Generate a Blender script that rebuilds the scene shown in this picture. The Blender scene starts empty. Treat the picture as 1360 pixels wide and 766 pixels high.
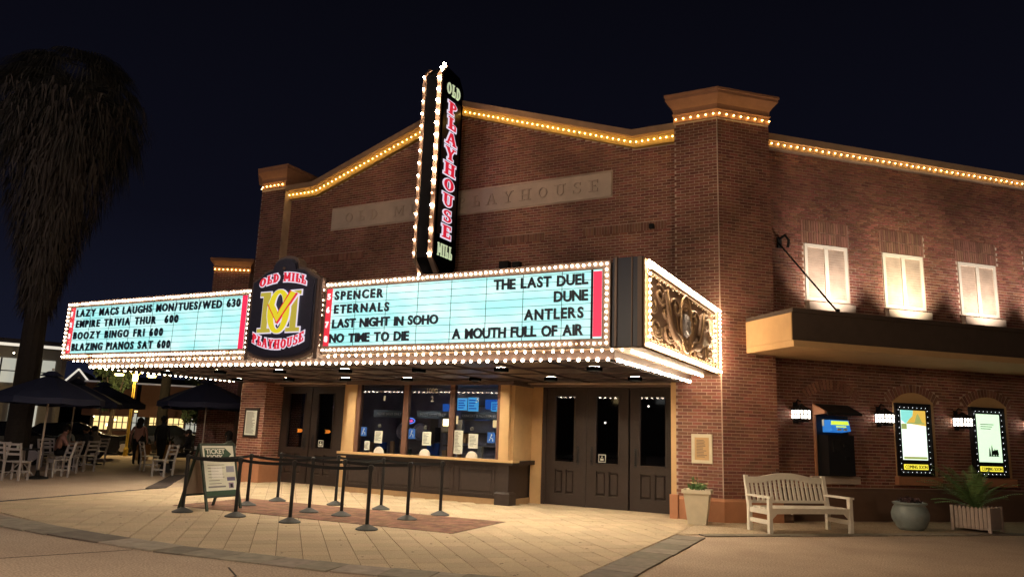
import bpy, math, random
from math import sin, cos, pi, radians, sqrt, atan2, hypot
from mathutils import Vector, Matrix
random.seed(7)
S = bpy.context.scene
COL = S.collection

# ------------------------------------------------------------------ camera
YAW, PITCH, ROLL, FOC = radians(117.997), radians(10.953), radians(2.053), 990.6
f_ = Vector((cos(YAW)*cos(PITCH), sin(YAW)*cos(PITCH), sin(PITCH)))
r0 = Vector((sin(YAW), -cos(YAW), 0)); u0 = r0.cross(f_)
r_ = r0*cos(ROLL) + u0*sin(ROLL); u_ = -r0*sin(ROLL) + u0*cos(ROLL)
cd = bpy.data.cameras.new('camera'); cam = bpy.data.objects.new('camera', cd); COL.objects.link(cam)
cam.matrix_world = Matrix(((r_.x, u_.x, -f_.x, 0), (r_.y, u_.y, -f_.y, 0), (r_.z, u_.z, -f_.z, 1.6), (0, 0, 0, 1)))
cd.sensor_width = 36; cd.lens = 36*FOC/1360; cd.clip_end = 2000; cd.clip_start = .05
S.camera = cam
# ------------------------------------------------------------------ world (night sky) and view
W = bpy.data.worlds.new('World'); S.world = W; W.use_nodes = True
nt = W.node_tree; nt.nodes.clear()
tc = nt.nodes.new('ShaderNodeTexCoord'); sp = nt.nodes.new('ShaderNodeSeparateXYZ')
rp = nt.nodes.new('ShaderNodeValToRGB'); bg = nt.nodes.new('ShaderNodeBackground'); wo = nt.nodes.new('ShaderNodeOutputWorld')
nt.links.new(tc.outputs['Generated'], sp.inputs[0]); nt.links.new(sp.outputs['Z'], rp.inputs[0])
nt.links.new(rp.outputs[0], bg.inputs[0]); nt.links.new(bg.outputs[0], wo.inputs[0])
cr = rp.color_ramp; cr.elements[0].position = 0.0; cr.elements[0].color = (.008, .0095, .021, 1)
cr.elements[1].position = .62; cr.elements[1].color = (.0018, .0018, .0034, 1)
e = cr.elements.new(.25); e.color = (.0034, .0036, .0080, 1)
bg.inputs[1].default_value = .56
vs = S.view_settings; vs.view_transform = 'Standard'; vs.look = 'None'; vs.exposure = 1.0; vs.gamma = 1; vs.use_curve_mapping = False
S.cycles.use_denoising = True; S.cycles.use_light_tree = True
S.cycles.max_bounces = 5; S.cycles.diffuse_bounces = 3; S.cycles.glossy_bounces = 3; S.cycles.transparent_max_bounces = 12
S.cycles.sample_clamp_indirect = 3; S.cycles.caustics_reflective = False; S.cycles.caustics_refractive = False

# ------------------------------------------------------------------ materials
MATS = {}
def srgb(c):
    return tuple((x/255/12.92) if x/255 <= .04045 else ((x/255+.055)/1.055)**2.4 for x in c)
def mat(name, col, rough=.7, metal=0, emit=None, es=0, var=0, noise=0, nscale=8, bump=0, bscale=60, spec=.4, col2=None, sampling=None, alpha=1, speck=0, sscale=70):
    m = bpy.data.materials.new(name); m.use_nodes = True; n = m.node_tree.nodes; L = m.node_tree.links
    b = n['Principled BSDF']; b.inputs['Roughness'].default_value = rough; b.inputs['Metallic'].default_value = metal
    b.inputs['Specular IOR Level'].default_value = spec
    b.inputs['Base Color'].default_value = (*col, 1)
    last = None
    def mixc(a_sock, bcol, fac_sock):
        mx = n.new('ShaderNodeMix'); mx.data_type = 'RGBA'; L.new(fac_sock, mx.inputs[0])
        if isinstance(a_sock, tuple): mx.inputs[6].default_value = (*a_sock, 1)
        else: L.new(a_sock, mx.inputs[6])
        mx.inputs[7].default_value = (*bcol, 1); return mx.outputs[2]
    cur = col
    if noise:
        tcn = n.new('ShaderNodeTexCoord'); nz = n.new('ShaderNodeTexNoise'); nz.inputs['Scale'].default_value = nscale; nz.inputs['Detail'].default_value = 6
        nz.inputs['Roughness'].default_value = .65
        L.new(tcn.outputs['Object'], nz.inputs['Vector'])
        mr = n.new('ShaderNodeMapRange'); mr.inputs[1].default_value = .3; mr.inputs[2].default_value = .7; mr.inputs[4].default_value = noise
        L.new(nz.outputs[0], mr.inputs[0])
        cur = mixc(cur, col2 or tuple(c*.45 for c in col), mr.outputs[0])
    if speck:
        tcs = n.new('ShaderNodeTexCoord'); ns = n.new('ShaderNodeTexNoise'); ns.inputs['Scale'].default_value = sscale; ns.inputs['Detail'].default_value = 3
        L.new(tcs.outputs['Object'], ns.inputs['Vector']); ms = n.new('ShaderNodeMapRange'); ms.inputs[1].default_value = .35; ms.inputs[2].default_value = .65; ms.inputs[3].default_value = 1-speck; ms.inputs[4].default_value = 1+speck
        L.new(ns.outputs[0], ms.inputs[0]); hv = n.new('ShaderNodeHueSaturation'); L.new(ms.outputs[0], hv.inputs['Value'])
        if isinstance(cur, tuple): hv.inputs['Color'].default_value = (*cur, 1)
        else: L.new(cur, hv.inputs['Color'])
        cur = hv.outputs[0]
    if var:
        g = n.new('ShaderNodeNewGeometry'); oi = n.new('ShaderNodeObjectInfo'); ad = n.new('ShaderNodeMath'); ad.operation = 'ADD'
        fr = n.new('ShaderNodeMath'); fr.operation = 'FRACT'
        L.new(g.outputs['Random Per Island'], ad.inputs[0]); L.new(oi.outputs['Random'], ad.inputs[1]); L.new(ad.outputs[0], fr.inputs[0])
        hs = n.new('ShaderNodeHueSaturation')
        mr = n.new('ShaderNodeMapRange'); mr.inputs[3].default_value = 1-var; mr.inputs[4].default_value = 1+var*.7; L.new(fr.outputs[0], mr.inputs[0])
        L.new(mr.outputs[0], hs.inputs['Value'])
        f2 = n.new('ShaderNodeMath'); f2.operation = 'MULTIPLY'; f2.inputs[1].default_value = 7.31; L.new(fr.outputs[0], f2.inputs[0])
        f3 = n.new('ShaderNodeMath'); f3.operation = 'FRACT'; L.new(f2.outputs[0], f3.inputs[0])
        m3 = n.new('ShaderNodeMapRange'); m3.inputs[3].default_value = .5-var*.04; m3.inputs[4].default_value = .5+var*.04; L.new(f3.outputs[0], m3.inputs[0])
        L.new(m3.outputs[0], hs.inputs['Hue'])
        if isinstance(cur, tuple): hs.inputs['Color'].default_value = (*cur, 1)
        else: L.new(cur, hs.inputs['Color'])
        cur = hs.outputs[0]
    if not isinstance(cur, tuple): L.new(cur, b.inputs['Base Color'])
    if bump:
        tcn = n.new('ShaderNodeTexCoord'); nz = n.new('ShaderNodeTexNoise'); nz.inputs['Scale'].default_value = bscale; nz.inputs['Detail'].default_value = 4
        L.new(tcn.outputs['Object'], nz.inputs['Vector']); bp = n.new('ShaderNodeBump'); bp.inputs['Strength'].default_value = bump; bp.inputs['Distance'].default_value = .01
        L.new(nz.outputs[0], bp.inputs['Height']); L.new(bp.outputs[0], b.inputs['Normal'])
    if emit and es <= 2.6: es *= .5                     # glowing faces seen directly: lettering boards, screens, lit windows
    if emit: b.inputs['Emission Color'].default_value = (*emit, 1); b.inputs['Emission Strength'].default_value = es
    if alpha < 1: b.inputs['Alpha'].default_value = alpha
    if sampling: m.cycles.emission_sampling = sampling
    MATS[name] = m; return m
BRICK = mat('brick_clay', (.265, .105, .074), .85, var=.34, noise=.45, nscale=9, bump=.5, bscale=90, speck=.34, sscale=.55)
BRICKD = mat('brick_soldier', (.29, .14, .10), .85, var=.3, noise=.5, nscale=9, bump=.4, bscale=90)
MORTAR = mat('mortar', (.60, .46, .38), .95, noise=.5, nscale=5, bump=.3, speck=.3, sscale=.55)
STUCSHADE = mat('shaded_stucco', (.17, .10, .07), .9, noise=.3, nscale=3, bump=.25, bscale=120)  # stucco copy darkened to carry the shade on the wing plinth
STUCCO = mat('salmon_stucco', (.50, .23, .125), .9, noise=.3, nscale=3, bump=.25, bscale=120)
TAN = mat('tan_stucco', (.62, .40, .20), .85, noise=.25, nscale=3, bump=.2, bscale=120)
COPE = mat('coping_tan', (.40, .25, .15), .85, noise=.4, nscale=4)
CORN = mat('cornice_terracotta', (.46, .23, .13), .8, noise=.4, nscale=4)
YELT = mat('coping_yellow', (.55, .36, .11), .8, noise=.25, nscale=6)
LIME = mat('limestone', (.62, .50, .42), .9, noise=.35, nscale=3, bump=.3, bscale=50)
DWOOD = mat('dark_door_wood', (.038, .025, .021), .42, noise=.5, nscale=14, bump=.2, bscale=40)
DWOOD2 = mat('dark_panel_wood', (.038, .025, .022), .5, noise=.5, nscale=10, bump=.2, bscale=40)
BLACK = mat('black_metal', (.012, .012, .014), .45)
BLACKM = mat('matte_black', (.006, .006, .008), .8)
RUBBER = mat('black_rubber_base', (.045, .045, .047), .6, noise=.5, nscale=30)
BAFFLE = mat('black_baffle', (.0004, .0004, .0004), 1, spec=0)
BELT = mat('black_webbing', (.008, .008, .009), .8)
NAVY = mat('navy_sheet', (.012, .014, .040), .4)
SOFF = mat('soffit_dark_metal', (.09, .065, .07), .35, noise=.5, nscale=4, metal=.2)
TRIM = mat('sign_trim_cream', (.15, .105, .088), .5, noise=.2)
GOLDT = mat('side_trim_gold', (.75, .52, .30), .45)
WHITEP = mat('white_paint', (.82, .77, .68), .5, noise=.2, nscale=12)
WHITEC = mat('white_chair_paint', (.46, .43, .43), .55, noise=.35, nscale=12)
SHUT = mat('shutter_cream', (.74, .69, .56), .6, noise=.12)
SHUTF = mat('shutter_frame', (.80, .74, .66), .6, noise=.15)
CONC = mat('tan_concrete', (.51, .40, .31), .9, noise=.8, nscale=.7, bump=.6, bscale=90, col2=(.36, .265, .20), speck=.3, sscale=45)
TILE = mat('cream_paver', (.56, .44, .30), .75, var=.13, noise=.6, nscale=60, bump=.6, bscale=120, col2=(.40, .29, .18), speck=.22, sscale=55)
GROUT = mat('paver_grout', (.14, .09, .055), .95)
PAVR = mat('clay_paver', (.27, .135, .09), .85, var=.38, noise=.6, nscale=30, bump=.4, bscale=120)
SLAB = mat('slate_slab', (.34, .29, .235), .75, var=.42, noise=.6, nscale=6, bump=.6, bscale=40, col2=(.10, .085, .075))
BANDM = mat('dark_band', (.075, .055, .055), .85, var=.3, noise=.6, nscale=6, bump=.4)
SEAM = mat('crack_dark', (.05, .04, .035), .95)
BULB = mat('warm_bulb', (1, .9, .7), .3, emit=(1, .77, .52), es=24)
BULBS = mat('side_bulb', (1, .9, .7), .3, emit=(1, .76, .48), es=46)
BULBB = mat('blade_bulb', (1, .8, .6), .3, emit=(1, .66, .38), es=130)
BULBDIM = mat('dim_bulb', (1, .7, .5), .3, emit=(1, .40, .18), es=4)
FAIRY = mat('fairy_bulb', (1, .8, .4), .3, emit=(1, .60, .16), es=13)
BOARD = mat('board_cyan', (.4, .8, .8), .3, emit=(.36, .92, .90), es=1.0)
def board_mat():
    m = bpy.data.materials.new('board_backlit'); m.use_nodes = True; n = m.node_tree.nodes; L = m.node_tree.links; b = n['Principled BSDF']
    tcn = n.new('ShaderNodeTexCoord'); mp_ = n.new('ShaderNodeMapping'); mp_.inputs['Scale'].default_value = (.9, 1, 2.2); nz = n.new('ShaderNodeTexNoise'); nz.inputs['Scale'].default_value = 1.3; nz.inputs['Detail'].default_value = 4
    L.new(tcn.outputs['Object'], mp_.inputs[0]); L.new(mp_.outputs[0], nz.inputs['Vector'])
    rpn = n.new('ShaderNodeValToRGB'); rpn.color_ramp.elements[0].position = .35; rpn.color_ramp.elements[0].color = (.33, .82, .84, 1); rpn.color_ramp.elements[1].position = .68; rpn.color_ramp.elements[1].color = (.68, 1.0, .98, 1)
    L.new(nz.outputs[0], rpn.inputs[0]); L.new(rpn.outputs[0], b.inputs['Emission Color']); b.inputs['Emission Strength'].default_value = .5; b.inputs['Base Color'].default_value = (.35, .7, .7, 1); b.inputs['Roughness'].default_value = .3
    return m
BOARD = board_mat()
REDS = mat('board_red', (.5, .02, .04), .4, emit=(.75, .028, .05), es=.9)
PINKR = mat('board_red_bright', (.5, .02, .04), .4, emit=(.90, .02, .085), es=1.1)
LET = mat('marquee_letter', (.008, .012, .035), .4)
RAIL = mat('board_rail', (.04, .10, .13), .5)
NUMW = mat('number_white', (.8, .8, .8), .5, emit=(1, .85, .9), es=.9)
RLET = mat('red_letter', (.2, .006, .01), .5, emit=(.75, .015, .04), es=.85)
WLET = mat('white_letter_edge', (.2, .19, .2), .5, emit=(.80, .72, .86), es=.95)
GLET = mat('green_white_letter', (.6, .7, .5), .5, emit=(.55, .64, .40), es=.8)
YLET = mat('yellow_monogram', (.10, .09, .004), .6, emit=(.70, .58, .02), es=1.05)
GREYL = mat('gold_monogram', (.10, .08, .04), .6, emit=(.60, .49, .05), es=.75)
SHNAVY = mat('shield_navy', (.008, .010, .034), .5, noise=.7, nscale=9, col2=(.02, .02, .05))
SHFR = mat('shield_frame_brown', (.14, .095, .085), .5, noise=.4, nscale=6)
BRONZE = mat('relief_bronze', (.36, .235, .17), .6, noise=.4, nscale=6)
SIDEG = mat('side_frame_gold', (.20, .12, .06), .55, noise=.2)
GILT = mat('relief_gilt', (.56, .37, .22), .45, metal=.15, noise=.35, nscale=10)
SILV = mat('relief_silver', (.62, .60, .66), .35, metal=.3, noise=.5, nscale=20)
LAMPW = mat('lantern_pane', (.9, .9, .8), .4, emit=(1, .90, .76), es=3.4)
DOWNL = mat('downlight_lens', (1, .9, .7), .4, emit=(1, .85, .60), es=235)
POSTA = mat('poster_white', (.8, .8, .8), .4, emit=(.80, 1.0, .86), es=1.25)
POSTB = mat('poster_green_white', (.8, .8, .8), .4, emit=(.66, .95, .62), es=1.2)
POSTC = mat('poster_cyan', (.2, .6, .6), .4, emit=(.28, .80, .72), es=.95)
POSTY = mat('poster_orange', (.7, .5, .1), .4, emit=(.80, .50, .08), es=.9)
POSTG = mat('poster_olive', (.4, .5, .2), .4, emit=(.36, .42, .13), es=.9)
YSIGN = mat('yellow_backlit', (.8, .7, .1), .4, emit=(.95, .80, .06), es=1.1)
POSTD = mat('poster_dark_ink', (.02, .03, .02), .6)
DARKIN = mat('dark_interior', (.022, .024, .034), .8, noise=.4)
FASC = mat('canopy_fascia_shaded_brown', (.085, .06, .048), .85, noise=.4, nscale=5)  # brown deepened to include the shade on the canopy front
CREAMC = mat('cream_concrete', (.46, .36, .25), .9, noise=.6, nscale=2.5, bump=.4, bscale=90, col2=(.30, .23, .16), speck=.25, sscale=45)
GLOWIN = mat('interior_wall', (.40, .40, .48), .8, noise=.7, nscale=2)
SCRN = mat('screen_cyan', (.1, .5, .7), .4, emit=(.10, .50, .85), es=.9)
SCRN2 = mat('screen_blue', (.02, .1, .4), .4, emit=(.02, .12, .48), es=.8)
SCRNY = mat('screen_yellow', (.7, .8, .1), .4, emit=(.62, .80, .06), es=1.1)
NEON = mat('neon_pink', (.8, .1, .3), .4, emit=(1, .12, .35), es=2.2)
NEONB = mat('neon_blue', (.1, .2, .8), .4, emit=(.15, .35, 1), es=1.6)
PAPER = mat('paper', (.70, .72, .64), .8, noise=.12, nscale=20)
PRINT = mat('print_ink', (.12, .12, .12), .8)
BLUEST = mat('blue_sticker', (.02, .10, .42), .6)
ORANGE = mat('orange_sticker', (.85, .28, .03), .6, emit=(.8, .25, .03), es=.12)
DGREEN = mat('sign_green', (.03, .075, .045), .7)
POT = mat('cream_planter', (.74, .66, .50), .75, noise=.25, nscale=6, bump=.2)
GREYPOT = mat('grey_glazed_pot', (.28, .33, .33), .35, noise=.4, nscale=8)
PINKW = mat('pinkish_picket', (.58, .47, .42), .7, noise=.4, nscale=10)
SOIL = mat('soil', (.03, .02, .015), .95)
LEAF = mat('leaf_green', (.06, .13, .03), .6, var=.4)
FERNM = mat('fern_green', (.20, .34, .12), .6, var=.35)
PETAL = mat('petal_cream', (.7, .62, .35), .7)
PLUM = mat('plum_leaf', (.08, .045, .05), .6, var=.4)
PALML = mat('palm_leaf', (.045, .045, .04), .8, var=.5)
PALMD = mat('palm_dead_skirt', (.060, .052, .048), .9, var=.5)
PALMT = mat('palm_trunk', (.030, .025, .022), .95, noise=.7, nscale=12, bump=.6, bscale=20)
DLEAF = mat('dark_tree_leaf', (.03, .05, .02), .8, var=.5)
BARK = mat('bark', (.07, .05, .04), .95, noise=.6)
UMB = mat('umbrella_navy', (.014, .020, .055), .8, noise=.2)
POLEM = mat('umbrella_pole', (.40, .34, .30), .5)
SKIN = mat('skin', (.34, .18, .12), .6)
HAIR = mat('hair_dark', (.012, .009, .008), .7)
PINKS = mat('pink_blouse', (.46, .25, .22), .9, noise=.4, nscale=30)
DSHIRT = mat('dark_shirt', (.02, .022, .03), .9)
GSHIRT = mat('grey_shirt', (.16, .14, .12), .9)
LSHIRT = mat('pale_green_shirt', (.30, .32, .26), .9)
TROUS = mat('black_trousers', (.008, .008, .012), .9)
SHOE = mat('pale_shoe', (.25, .24, .24), .7)
CARP = mat('dark_car_paint', (.010, .011, .014), .18, metal=.3, spec=.6)
CARG = mat('car_glass', (.01, .012, .015), .05, spec=.8)
FARW = mat('far_white_wall', (.30, .27, .24), .9, noise=.3)
FARD = mat('far_dark_wall', (.10, .085, .08), .9, noise=.3)
FARR = mat('far_red_wall', (.17, .09, .07), .9, noise=.3)
ROOFM = mat('far_roof', (.03, .025, .035), .9, noise=.4)
LITW = mat('lit_window_warm', (.6, .45, .2), .5, emit=(.85, .60, .24), es=1.6, noise=.5, nscale=2)
LITW2 = mat('lit_window_pale', (.5, .5, .45), .5, emit=(.40, .40, .34), es=1.0)
EAVEL = mat('eave_light', (.8, .7, .4), .5, emit=(1, .72, .28), es=2.2)
EAVEW = mat('eave_light_white', (.8, .8, .8), .5, emit=(.85, .78, .66), es=.9)
TRIMGLOW = mat('glowing_trim', (.4, .4, .4), .5, emit=(.5, .45, .45), es=.25)  # far trim given a glow in place of light falling on it
SPARK = mat('far_lamp', (1, .9, .7), .5, emit=(1, .85, .6), es=5)
SPARKY = mat('far_lamp_amber', (1, .7, .2), .5, emit=(1, .62, .15), es=6)
SLAMP = mat('street_lamp_glow', (1, .8, .4), .5, emit=(1, .66, .20), es=5)
YPOST = mat('yellow_lit_post', (.55, .38, .05), .6)
BARREL = mat('tan_barrel', (.42, .26, .11), .8, noise=.3)
def glassmat(name, tint, refl):
    m = bpy.data.materials.new(name); m.use_nodes = True; n = m.node_tree.nodes; L = m.node_tree.links; n.clear()
    o = n.new('ShaderNodeOutputMaterial'); mx = n.new('ShaderNodeMixShader'); t = n.new('ShaderNodeBsdfTransparent'); g = n.new('ShaderNodeBsdfGlossy')
    t.inputs[0].default_value = (*tint, 1); g.inputs['Roughness'].default_value = .03; g.inputs[0].default_value = (.9, .92, 1, 1)
    fr = n.new('ShaderNodeFresnel'); fr.inputs[0].default_value = 1.5
    ad = n.new('ShaderNodeMath'); ad.operation = 'MULTIPLY_ADD'; ad.inputs[1].default_value = .9; ad.inputs[2].default_value = refl
    L.new(fr.outputs[0], ad.inputs[0]); L.new(ad.outputs[0], mx.inputs[0]); L.new(t.outputs[0], mx.inputs[1]); L.new(g.outputs[0], mx.inputs[2]); L.new(mx.outputs[0], o.inputs[0])
    return m
GLASS = glassmat('window_glass', (.8, .82, .9), .0)
DGLASS = glassmat('door_glass', (.45, .47, .52), .03)

# ------------------------------------------------------------------ mesh builder
class MB:
    def __init__(s): s.v = []; s.f = []; s.mi = []; s.cur = 0; s.M = None
    def add(s, vs, fs):
        o = len(s.v)
        if s.M is not None: vs = [tuple(s.M @ Vector(v)) for v in vs]
        s.v += [tuple(v) for v in vs]; s.f += [tuple(i+o for i in f) for f in fs]; s.mi += [s.cur]*len(fs)
        return s
    def box(s, x0, x1, y0, y1, z0, z1):
        return s.add([(x0,y0,z0),(x1,y0,z0),(x1,y1,z0),(x0,y1,z0),(x0,y0,z1),(x1,y0,z1),(x1,y1,z1),(x0,y1,z1)],
                     [(0,3,2,1),(4,5,6,7),(0,1,5,4),(1,2,6,5),(2,3,7,6),(3,0,4,7)])
    def cbox(s, x0, x1, y0, y1, z0, z1, b=.006):       # box whose front (-y) edges are chamfered
        return s.add([(x0,y1,z0),(x1,y1,z0),(x1,y1,z1),(x0,y1,z1),(x0,y0+b,z0),(x1,y0+b,z0),(x1,y0+b,z1),(x0,y0+b,z1),
                      (x0+b,y0,z0+b),(x1-b,y0,z0+b),(x1-b,y0,z1-b),(x0+b,y0,z1-b)],
                     [(0,4,7,3),(1,2,6,5),(2,3,7,6),(0,1,5,4),(4,5,9,8),(5,6,10,9),(6,7,11,10),(7,4,8,11),(8,9,10,11)])
    def hexa(s, b, t):                                  # two quads
        return s.add(list(b)+list(t), [(0,3,2,1),(4,5,6,7),(0,1,5,4),(1,2,6,5),(2,3,7,6),(3,0,4,7)])
    def prism(s, poly, a0, a1, ax='z'):
        n = len(poly)
        if ax == 'z': vs = [(p[0],p[1],a0) for p in poly]+[(p[0],p[1],a1) for p in poly]
        elif ax == 'y': vs = [(p[0],a0,p[1]) for p in poly]+[(p[0],a1,p[1]) for p in poly]
        else: vs = [(a0,p[0],p[1]) for p in poly]+[(a1,p[0],p[1]) for p in poly]
        return s.add(vs, [tuple(range(n))[::-1], tuple(range(n,2*n))]+[(i,(i+1)%n,n+(i+1)%n,n+i) for i in range(n)])
    def loft(s, rings, caps=True):                      # rings: list of equal-length point lists
        n = len(rings[0]); vs = [p for r in rings for p in r]; fs = []
        for k in range(len(rings)-1):
            for i in range(n): fs.append((k*n+i, k*n+(i+1)%n, (k+1)*n+(i+1)%n, (k+1)*n+i))
        if caps: fs.append(tuple(range(n))[::-1]); fs.append(tuple(range((len(rings)-1)*n, len(rings)*n)))
        return s.add(vs, fs)
    def lathe(s, prof, n=16, c=(0,0,0)):
        return s.loft([[(c[0]+r*cos(2*pi*i/n), c[1]+r*sin(2*pi*i/n), c[2]+z) for i in range(n)] for r, z in prof])
    def tube(s, pts, r, n=8, r2=None):
        P = [Vector(p) for p in pts]; rings = []
        up = Vector((0,0,1)); 
        for i, p in enumerate(P):
            t = (P[min(i+1,len(P)-1)]-P[max(i-1,0)]).normalized()
            a = t.cross(up if abs(t.z) < .95 else Vector((1,0,0))).normalized(); b = a.cross(t)
            rr = r if r2 is None else r+(r2-r)*i/(len(P)-1)
            if callable(r): rr = r(i/(len(P)-1))
            rings.append([tuple(p+a*rr*cos(2*pi*k/n)+b*rr*sin(2*pi*k/n)) for k in range(n)])
        return s.loft(rings)
    def bar(s, p, q, w, d, up=(0,0,1)):                 # rectangular bar
        p = Vector(p); q = Vector(q); t = (q-p).normalized(); a = t.cross(Vector(up))
        if a.length < 1e-3: a = t.cross(Vector((0,1,0)))
        a.normalize(); b = t.cross(a)
        o = [(-1,-1),(1,-1),(1,1),(-1,1)]
        return s.hexa([tuple(p+a*w/2*i+b*d/2*j) for i,j in o], [tuple(q+a*w/2*i+b*d/2*j) for i,j in o])
    def ball(s, c, r, n=6, m=4, sz=1):
        return s.loft([[(c[0]+r*sin(pi*(k+.02)/(m+.04))*cos(2*pi*i/n), c[1]+r*sin(pi*(k+.02)/(m+.04))*sin(2*pi*i/n), c[2]-r*sz*cos(pi*(k+.02)/(m+.04))) for i in range(n)] for k in range(m+1)])
    def octa(s, c, r):
        x,y,z = c
        return s.add([(x+r,y,z),(x-r,y,z),(x,y+r,z),(x,y-r,z),(x,y,z+r),(x,y,z-r)],[(0,2,4),(2,1,4),(1,3,4),(3,0,4),(2,0,5),(1,2,5),(3,1,5),(0,3,5)])
    def mesh(s, name, mats, smooth=False):
        me = bpy.data.meshes.new(name); me.from_pydata(s.v, [], s.f); me.update()
        for m in (mats if isinstance(mats, (list, tuple)) else [mats]): me.materials.append(m)
        if isinstance(mats, (list, tuple)): me.polygons.foreach_set('material_index', s.mi)
        if smooth: me.polygons.foreach_set('use_smooth', [True]*len(me.polygons))
        return me
def put(name, data, parent=None, loc=(0,0,0), rz=0, kind=None, rot=None):
    o = bpy.data.objects.new(name, data); COL.objects.link(o); o.parent = parent
    o.location = loc; o.rotation_euler = rot or (0,0,rz)
    if kind: o['kind'] = kind
    return o
def part(name, mb, m, parent, smooth=False, **k): return put(name, mb.mesh(name, m, smooth), parent, **k)
def tag(o, label, cat, group=None):
    o['label'] = label; o['category'] = cat
    if group: o['group'] = group
    return o
def thing(name, label, cat, loc=(0,0,0), rz=0, group=None): return tag(put(name, None, None, loc, rz), label, cat, group)
def struct(name, mb, m, **k): return part(name, mb, m, None, kind='structure', **k)
def kids(o): return [c for c in COL.objects if c.parent == o]
CH = {}
def copy_tree(o, loc, rz, label=None):
    def walk(a, par):
        c = a.copy(); COL.objects.link(c); c.parent = par
        for ch in CHILD[a.name]: walk(ch, c)
        return c
    CHILD = {}
    for a in COL.objects:
        CHILD.setdefault(a.name, [])
    for a in COL.objects:
        if a.parent is not None: CHILD[a.parent.name].append(a)
    c = walk(o, None); c.location = loc; c.rotation_euler = (0,0,rz)
    if label: c['label'] = label
    return c

WA = radians(44.12); DX, DY = cos(WA), sin(WA)          # the right wing runs along (DX, DY)
K = (-3.35, 15.6, 0)                                    # corner edge of the right pillar
def wpt(u, y, z=0): return (K[0]+DX*u-DY*y, K[1]+DY*u+DX*y, z)   # wing frame: u along the wall, y into it

# ================================================================== GROUND
g = MB(); g.box(-400, 400, -60, 400, -1, 0)
struct('ground', g, CONC)
def tileframe(x, y): return x*DX+y*DY, -x*DY+y*DX        # u along wing, v across (into wall)
def untile(u, v): return u*DX-v*DY, u*DY+v*DX
def inpoly(x, y, P):
    c = False; n = len(P)
    for i in range(n):
        a = P[i]; b = P[(i+1) % n]
        if (a[1] > y) != (b[1] > y) and x < (b[0]-a[0])*(y-a[1])/(b[1]-a[1])+a[0]: c = not c
    return c
def clip(poly, P):                                       # Sutherland-Hodgman against a convex-ish polygon P (ccw)
    out = poly
    for i in range(len(P)):
        a = P[i]; b = P[(i+1) % len(P)]; inp = out; out = []
        sd = lambda p: (b[0]-a[0])*(p[1]-a[1])-(b[1]-a[1])*(p[0]-a[0])
        for j in range(len(inp)):
            p = inp[j]; q = inp[(j+1) % len(inp)]; sp_, sq = sd(p), sd(q)
            if sp_ >= 0: out.append(p)
            if (sp_ >= 0) != (sq >= 0):
                t = sp_/(sp_-sq); out.append((p[0]+(q[0]-p[0])*t, p[1]+(q[1]-p[1])*t))
        if not out: return []
    return out
# plaza outline (counter-clockwise), slightly bent front edge approximated by a convex outline
PLAZA = [(-14.95, 7.75), (-11.0, 7.06), (-8.5, 7.03), (-5.9, 7.35), (-3.44, 7.95), (-3.62, 13.05), (-3.84, 16.4), (-16.6, 16.4), (-15.85, 12.3)]
BRK = [(-12.62, 10.10), (-6.45, 10.45), (-6.58, 12.48), (-12.80, 12.20)]
plaza = put('plaza_paving', None, kind='structure')
g = MB(); g.prism([(-14.9,7.8),(-11.0,7.08),(-8.5,7.05),(-5.9,7.37),(-3.44,7.97),(-3.63,13.05),(-3.63,16.35),(-16.5,16.35),(-15.8,12.3)], .002, .006)
part('grout_bed', g, GROUT, plaza)
T = .325; tiles = []
for i in range(-80, 60):
    for j in range(-10, 120):
        u = i*T; v = j*T; x, y = untile(u+T/2, v+T/2)
        if not (-17 < x < -3 and 6.5 < y < 16.8): continue
        if not inpoly(x, y, PLAZA): 
            if not any(inpoly(*untile(u+a, v+b), PLAZA) for a in (0,T) for b in (0,T)): continue
        if all(inpoly(*untile(u+a, v+b), BRK) for a in (0,T) for b in (0,T)): continue
        if y > 15.3 and -12.6 < x < -8.0: continue
        q = .004
        sq = [untile(u+a, v+b) for a, b in ((q,q),(T-q,q),(T-q,T-q),(q,T-q))]
        full = all(inpoly(*p, PLAZA) for p in sq) and not any(inpoly(*p, BRK) for p in sq)
        if full: tiles.append((hypot(x, y), x, y, None, untile(u+T/2, v+T/2)))
        else:
            c = clip(sq, PLAZA)
            if len(c) >= 3: tiles.append((hypot(x, y), x, y, c, None))
tiles.sort(key=lambda t: t[0])
h = T/2-.004
tm = MB(); tm.loft([[(-h,-h,.005),(h,-h,.005),(h,h,.005),(-h,h,.005)],[(-h,-h,.014),(h,-h,.014),(h,h,.014),(-h,h,.014)],[(-h+.004,-h+.004,.017),(h-.004,-h+.004,.017),(h-.004,h-.004,.017),(-h+.004,h-.004,.017)]])
tmesh = tm.mesh('tile', TILE); nt_ = 0; rest = MB()
for d, x, y, c, ctr in tiles:
    if c is None and nt_ < 300:
        put('tile', tmesh, plaza, (ctr[0], ctr[1], random.uniform(-.0015,.0015)), WA); nt_ += 1
    elif c is None:
        P = [(ctr[0]+(a*DX-b*DY), ctr[1]+(a*DY+b*DX)) for a, b in ((-h,-h),(h,-h),(h,h),(-h,h))]; rest.prism(P, .005, .016+random.uniform(0,.0015))
    else: rest.prism(c, .005, .016)
part('tile_field', rest, TILE, plaza, kind='stuff')
g = MB(); g.prism([(-3.80,13.1),(-3.55,13.1),(9.2,25.5),(7.0,27.6),(-3.2,16.2),(-3.9,16.2)], .0, .012); struct('side_pavement', g, CREAMC)
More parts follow.
